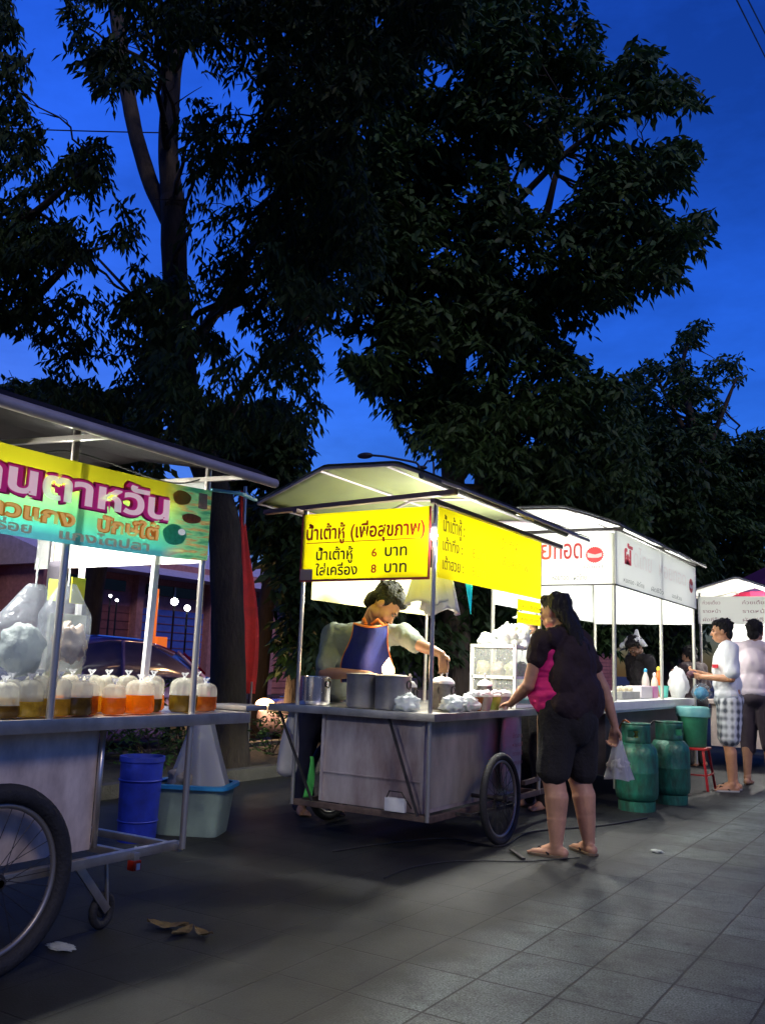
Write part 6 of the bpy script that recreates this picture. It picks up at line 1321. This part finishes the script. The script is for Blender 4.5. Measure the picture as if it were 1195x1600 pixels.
stemsA = [([b0 + Vector((0, 0, -.1)), GY(357, 1100, Y), GY(356, 950, Y), GY(350, 800, Y), GY(318, 720, Y), GY(292, 640, Y), GY(281, 540, Y), GY(273, 420, Y), GY(270, 310, Y)], [.26, .19, .178, .17, .17, .165, .16, .155, .15]),
          ([GY(272, 330, Y), GY(262, 240, Y), GY(268, 120, Y), GY(285, 0, Y), GY(300, -120, Y)], [.15, .125, .12, .115, .10]),
          ([GY(268, 350, Y), GY(236, 290, Y), GY(212, 210, Y), GY(195, 120, Y), GY(180, 0, Y), GY(165, -120, Y)], [.12, .105, .10, .10, .095, .08]),
          ([GY(285, 560, Y), GY(330, 500, Y + .4), GY(400, 380, Y + .8), GY(480, 200, Y + .6)], [.09, .07, .06, .04]),
          ([GY(288, 600, Y), GY(250, 560, Y), GY(215, 470, Y), GY(150, 400, Y)], [.05, .035, .025, .015])]
tree('forked_tree', 'tall forked tree whose thick trunk stands just behind the curry cart', b0, stemsA,
     [(crown_points(A_dense, A_holes, 8.0, 10.8, 2350, -.10, .9, 3), .125, .36, .9), (crown_points(A_sp, A_holes, 8.7, 10.4, 640, .04, 1.1, 5), .12, .34, 1.1)])
# --- tree at the left edge; unseen leaves added overhead to hold back sky light
def overhead(n):
    V = np.stack([rng.uniform(-9, 2.2, n * 3), rng.uniform(-9, 7, n * 3), rng.uniform(6.0, 8.5, n * 3)], 1)
    q = (V - np.array([0, 0, CAMH])) @ AX; fr = q[:, 2] > .2
    px = 597.5 + 1400 * q[:, 0] / np.where(fr, q[:, 2], 1); py = 800 + 1400 * q[:, 1] / np.where(fr, q[:, 2], 1)
    bad = fr & (py > -260) & (px > -250) & (px < 1450)
    return V[~bad][:n]
bE = Vector((-9.6, 5.2, 0))
E_poly = [[(-60, -40), (22, -40), (28, 60), (55, 95), (28, 140), (62, 190), (70, 240), (30, 262), (-60, 240)], [(60, 285), (100, 245), (150, 210), (178, 232), (160, 262), (178, 300), (205, 310), (222, 352), (205, 385), (180, 410), (100, 400), (-60, 420), (-60, 270), (30, 262)]]
E_low = [[(-60, 400), (60, 360), (200, 385), (245, 440), (255, 520), (245, 640), (240, 720), (100, 660), (-60, 620)]]
E_holes = [[(100, 300), (118, 330), (70, 345), (60, 320)], [(0, 530), (70, 540), (60, 600), (0, 590)], [(150, 375), (205, 395), (200, 450), (165, 450), (150, 420)], [(130, 320), (150, 318), (148, 350), (128, 345)], [(10, 270), (28, 275), (25, 300), (8, 295)], [(70, 420), (100, 425), (95, 455), (72, 450)], [(128, 480), (142, 480), (138, 495)], [(200, 620), (225, 628), (215, 660), (195, 650)], [(150, 560), (190, 570), (180, 600), (150, 590)]]
stemsE = [([bE + Vector((0, 0, -.1)), bE + Vector((.0, 0, 2)), bE + Vector((-.2, .3, 4)), bE + Vector((-.1, .6, 6.5)), bE + Vector((.1, .6, 9.5))], [.24, .18, .16, .13, .08]), ([bE + Vector((-.2, .3, 4)), GD(40, 480, 10), GD(120, 400, 9.6)], [.09, .06, .03]), ([bE + Vector((-.1, .5, 5.5)), GD(60, 330, 9.8), GD(150, 250, 9.4)], [.07, .04, .02])]
tree('leafy_tree', 'leafy tree whose drooping foliage fills the left edge above the curry cart roof', bE, stemsE,
     [(crown_points(E_poly, E_holes, 9.0, 11.0, 700, .02, 1.0, 8), .12, .36, 1.15), (crown_points(E_low, E_holes, 9.4, 11.6, 740, .04, .9, 9), .125, .36, 1.0), (overhead(5200), .2, .5, .8)])
# --- big tiered tree in the middle
def cr(p): return [(500 + .5816 * x, .5816 * y) for x, y in p]
B_polys = [cr([(-60, -40), (700, -40), (722, 50), (755, 130), (770, 185), (810, 150), (850, 122), (880, 122), (905, 150), (880, 185), (905, 212), (960, 184), (1000, 208), (985, 228), (1030, 252), (1010, 282), (930, 268), (880, 285), (872, 318), (800, 350), (730, 342), (655, 322), (625, 372), (650, 395), (615, 435), (560, 420), (512, 402), (505, 470), (530, 545), (640, 560), (650, 540), (700, 490), (700, 420), (740, 378), (800, 378), (880, 405), (960, 362), (1000, 388), (1006, 440), (975, 458), (980, 492), (900, 512), (820, 545), (870, 540), (920, 572), (985, 598), (1005, 560), (1048, 565), (1040, 592), (1022, 645), (965, 682), (962, 740), (910, 762), (815, 775), (832, 830), (765, 822), (745, 868), (690, 895), (630, 872), (645, 912), (698, 940), (700, 985), (745, 1003), (812, 1010), (800, 1060), (640, 1130), (600, 1200), (420, 1180), (300, 1160), (250, 1128), (180, 1098), (150, 1038), (88, 1000), (45, 968), (100, 902), (60, 872), (0, 868), (-60, 860), (-110, 700), (-20, 560), (0, 300)])]
B_holes = [cr([(120, 25), (185, 20), (190, 70), (150, 75)]), cr([(270, 135), (325, 150), (375, 175), (370, 215), (310, 225), (262, 205)]), cr([(515, 405), (600, 440), (640, 400), (690, 420), (690, 480), (640, 530), (560, 525), (525, 470)]), cr([(10, 720), (70, 700), (110, 745), (60, 760)]), cr([(280, 945), (318, 960), (315, 1012), (285, 1000)]), cr([(545, 1150), (605, 1150), (590, 1188), (548, 1180)]), cr([(340, -5), (395, 0), (375, 35), (345, 30)]), cr([(660, 300), (760, 285), (740, 305)]), cr([(700, 740), (760, 745), (745, 770)]), cr([(560, 60), (590, 70), (575, 95)]), cr([(880, 300), (1010, 295), (1040, 370), (960, 345), (900, 380), (800, 368), (740, 362), (760, 350)]), cr([(1010, 480), (1060, 500), (1060, 545), (1000, 550), (930, 552), (900, 535), (940, 515)]), cr([(860, 785), (1000, 765), (1050, 830), (840, 900), (740, 925), (730, 900), (790, 840)])]
B_low = [cr([(330, 1130), (640, 1080), (820, 1060), (880, 1180), (860, 1400), (640, 1420), (560, 1330), (430, 1250), (340, 1250), (210, 1165), (215, 1150)])]
bB = GY(712, 1140, 12.6); bB.z = 0; YB = 12.6
stemsB = [([bB + Vector((0, 0, -.1)), GY(712, 900, YB), GY(708, 760, YB), GY(704, 640, YB), GY(715, 520, YB), GY(735, 400, YB), GY(790, 300, YB), GY(782, 230, YB)], [.30, .20, .19, .18, .16, .14, .11, .07]),
          ([GY(735, 420, YB), GY(770, 330, YB), GY(755, 240, YB), GY(760, 100, YB)], [.11, .09, .07, .03]), ([GY(750, 400, YB), GY(850, 350, YB), GY(868, 272, YB)], [.09, .07, .045]), ([GY(790, 310, YB), GY(812, 262, YB)], [.05, .02]),
          ([GY(704, 620, YB), GY(640, 480, YB), GY(560, 300, YB), GY(540, 100, YB)], [.11, .09, .07, .04]), ([GY(715, 560, YB), GY(820, 480, YB), GY(930, 420, YB), GY(1040, 380, YB)], [.09, .07, .05, .02]), ([GY(745, 380, YB), GY(880, 240, YB), GY(1010, 150, YB)], [.07, .05, .02])]
tree('tiered_tree', 'huge dark tree with layered boughs reaching far into the open sky', bB, stemsB,
     [(crown_points(B_polys, B_holes, 12.6, 15.6, 5700, -.09, .8, 13), .19, .42, .65), (crown_points(B_low, B_holes, 12.5, 16.5, 1100, -.1, .9, 14), .16, .40, .8)], leaf=LEAF2, nl=8)
b2 = GY(758, 1140, 13.6); b2.z = 0; Y2 = 13.6
C2 = [cr([(400, 1180), (560, 1230), (700, 1200), (780, 1180), (880, 1300), (860, 1420), (520, 1420), (440, 1300)])]
tree('leafy_tree', 'tree with a broad trunk close by the tiered tree, behind the soy milk cart', b2,
     [([b2 + Vector((0, 0, -.1)), GY(760, 900, Y2), GY(762, 740, Y2), GY(775, 600, Y2), GY(800, 480, Y2)], [.36, .26, .24, .18, .10])],
     [(crown_points(C2, [cr([(370, 1255), (408, 1255), (408, 1330), (372, 1325)])], 13.5, 18, 900, -.2, .8, 19), .17, .4, .8)], leaf=LEAF2, nl=8)
# --- slender tree farther right
C_polys = [cr([(828, 1005), (880, 968), (935, 985), (960, 910), (1000, 870), (1040, 855), (1030, 890), (990, 938), (1060, 962), (1100, 935), (1145, 1000), (1142, 1028), (1075, 1020), (1062, 1075), (1095, 1092), (1040, 1132), (1100, 1182), (1190, 1150), (1260, 1160), (1260, 1300), (1150, 1300), (1190, 1420), (860, 1420), (800, 1250), (790, 1080)])]
C_holes = [cr([(990, 945), (1035, 965), (1030, 1010), (1000, 1000)]), cr([(900, 1000), (935, 1000), (930, 1040), (905, 1035)]), cr([(1120, 1240), (1165, 1235), (1165, 1290), (1125, 1290)]), cr([(960, 1085), (990, 1090), (1000, 1150), (970, 1140)]), cr([(1040, 1060), (1060, 1080), (1030, 1120), (1010, 1090)])]
bC = GY(1075, 1120, 19); bC.z = 0
tree('slender_tree', 'slender open crowned tree with wispy top against the sky at right', bC,
     [([bC + Vector((0, 0, -.1)), GY(1085, 900, 19), GY(1095, 760, 19), GY(1080, 660, 19), GY(1062, 580, 19), GY(1075, 530, 19)], [.22, .17, .15, .09, .06, .03]), ([GY(1090, 740, 19), GY(1130, 640, 19), GY(1150, 590, 19)], [.07, .05, .02]), ([GY(1085, 700, 19), GY(1040, 620, 19), GY(1010, 560, 19)], [.06, .04, .02])],
     [(crown_points(C_polys, C_holes, 17.5, 22, 1900, -.02, .8, 23), .17, .42, .5)], leaf=LEAF2, nl=8)
# --- dark row closing the background
def back_tree(label, px, d, poly, n, seed, r=.2):
    b = GD(px, 1100, d); b.z = 0
    top = min(p[1] for p in poly)
    tree('background_tree', label, b, [([b + Vector((0, 0, -.1)), b + Vector((.1, 0, 2.2)), b + Vector((.2, .2, 4.0)), GD(px, top + 60, d)], [r * 1.4, r, r * .8, r * .3])], [(crown_points([poly], [], d - 1.2, d + 2.2, n, -.3, .7, seed), .19, .45, .6)], 'background trees', LEAF, 8, 140)
back_tree('dark bushy tree filling the gap behind the white cart roof', 905, 15.5, [(800, 720), (860, 690), (930, 660), (985, 700), (1000, 800), (1000, 940), (960, 1010), (840, 1010), (800, 900)], 1700, 31)
back_tree('dark bushy tree behind the far side of the white cart board', 1040, 17.5, [(960, 690), (1020, 650), (1085, 690), (1110, 780), (1110, 900), (1095, 1010), (1000, 1040), (960, 900)], 1500, 33)
back_tree('dark tree above the mauve parasol at the right edge', 1165, 20, [(1085, 720), (1130, 690), (1170, 700), (1240, 690), (1240, 920), (1170, 905), (1095, 925), (1080, 850)], 1200, 37)
back_tree('dark hanging tree seen between the thick trunk and the front yellow board', 462, 12.5, [(388, 830), (398, 775), (500, 775), (500, 1040), (448, 1030), (447, 905), (428, 868), (405, 858)], 900, 41, .15)
back_tree('dark tree low behind the head of the bending vendor', 600, 13.5, [(478, 880), (700, 880), (720, 1060), (478, 1070)], 1300, 43, .22)
back_tree('dark tree behind the glass cabinet and long side board', 770, 15, [(690, 900), (870, 900), (870, 1080), (690, 1080)], 900, 47, .2)
back_tree('low dark crown behind the curry cart roof left of the forked trunk', 120, 15, [(-40, 600), (60, 590), (150, 610), (240, 640), (260, 760), (100, 740), (-40, 700)], 900, 51, .2)
back_tree('thin dark crown between the forked trunk and the soy milk cart', 400, 14.5, [(330, 640), (440, 620), (478, 700), (470, 740), (420, 760), (400, 750), (330, 760)], 600, 53, .12)
# shrubs by the kerb
def shrub(label, c, r, h, n, seed):
    t = thing('shrub', label, 'shrub', c, 'shrubs in the planting strip'); c = Vector(c)
    P = np.array([[c.x + r * math.sqrt(R_.random()) * math.cos(a), c.y + r * math.sqrt(R_.random()) * math.sin(a), c.z + h * R_.random() ** .8] for a in [R_.uniform(0, 6.28) for _ in range(n)]])
    k = MB()
    for i in range(0, n, 6): k.tube(limbpath(c, Vector(P[i]), 4, .2, i), [.009, .007, .005, .004, .002], 5)
    k.build('stem', BARK, t); V, T = leaf_mesh(P, .07, .45, 6, .2); np_mesh('foliage', V, T, leafmat('shrub_green', (0.07, 0.16, 0.03)), t)
kk = GX(283, 1085, -5.2)
shrub('green shrub lit behind the far end of the curry counter', GZ(285, 1180, 0.04), .42, .85, 90, 1)
shrub('dark low plants at the foot of the thick trunk', GZ(330, 1190, .04), .35, .35, 45, 2)
shrub('dark low shrub behind the blue rimmed tub', GZ(240, 1195, .04), .5, .5, 70, 3)
shrub('low shrub in the strip behind the long white bag', GZ(425, 1180, .04), .45, .5, 60, 4)
shrub('shrub in shade under the curry counter beyond the blue bin', GZ(160, 1190, .04), .5, .8, 70, 5)
bpy.context.view_layer.update()
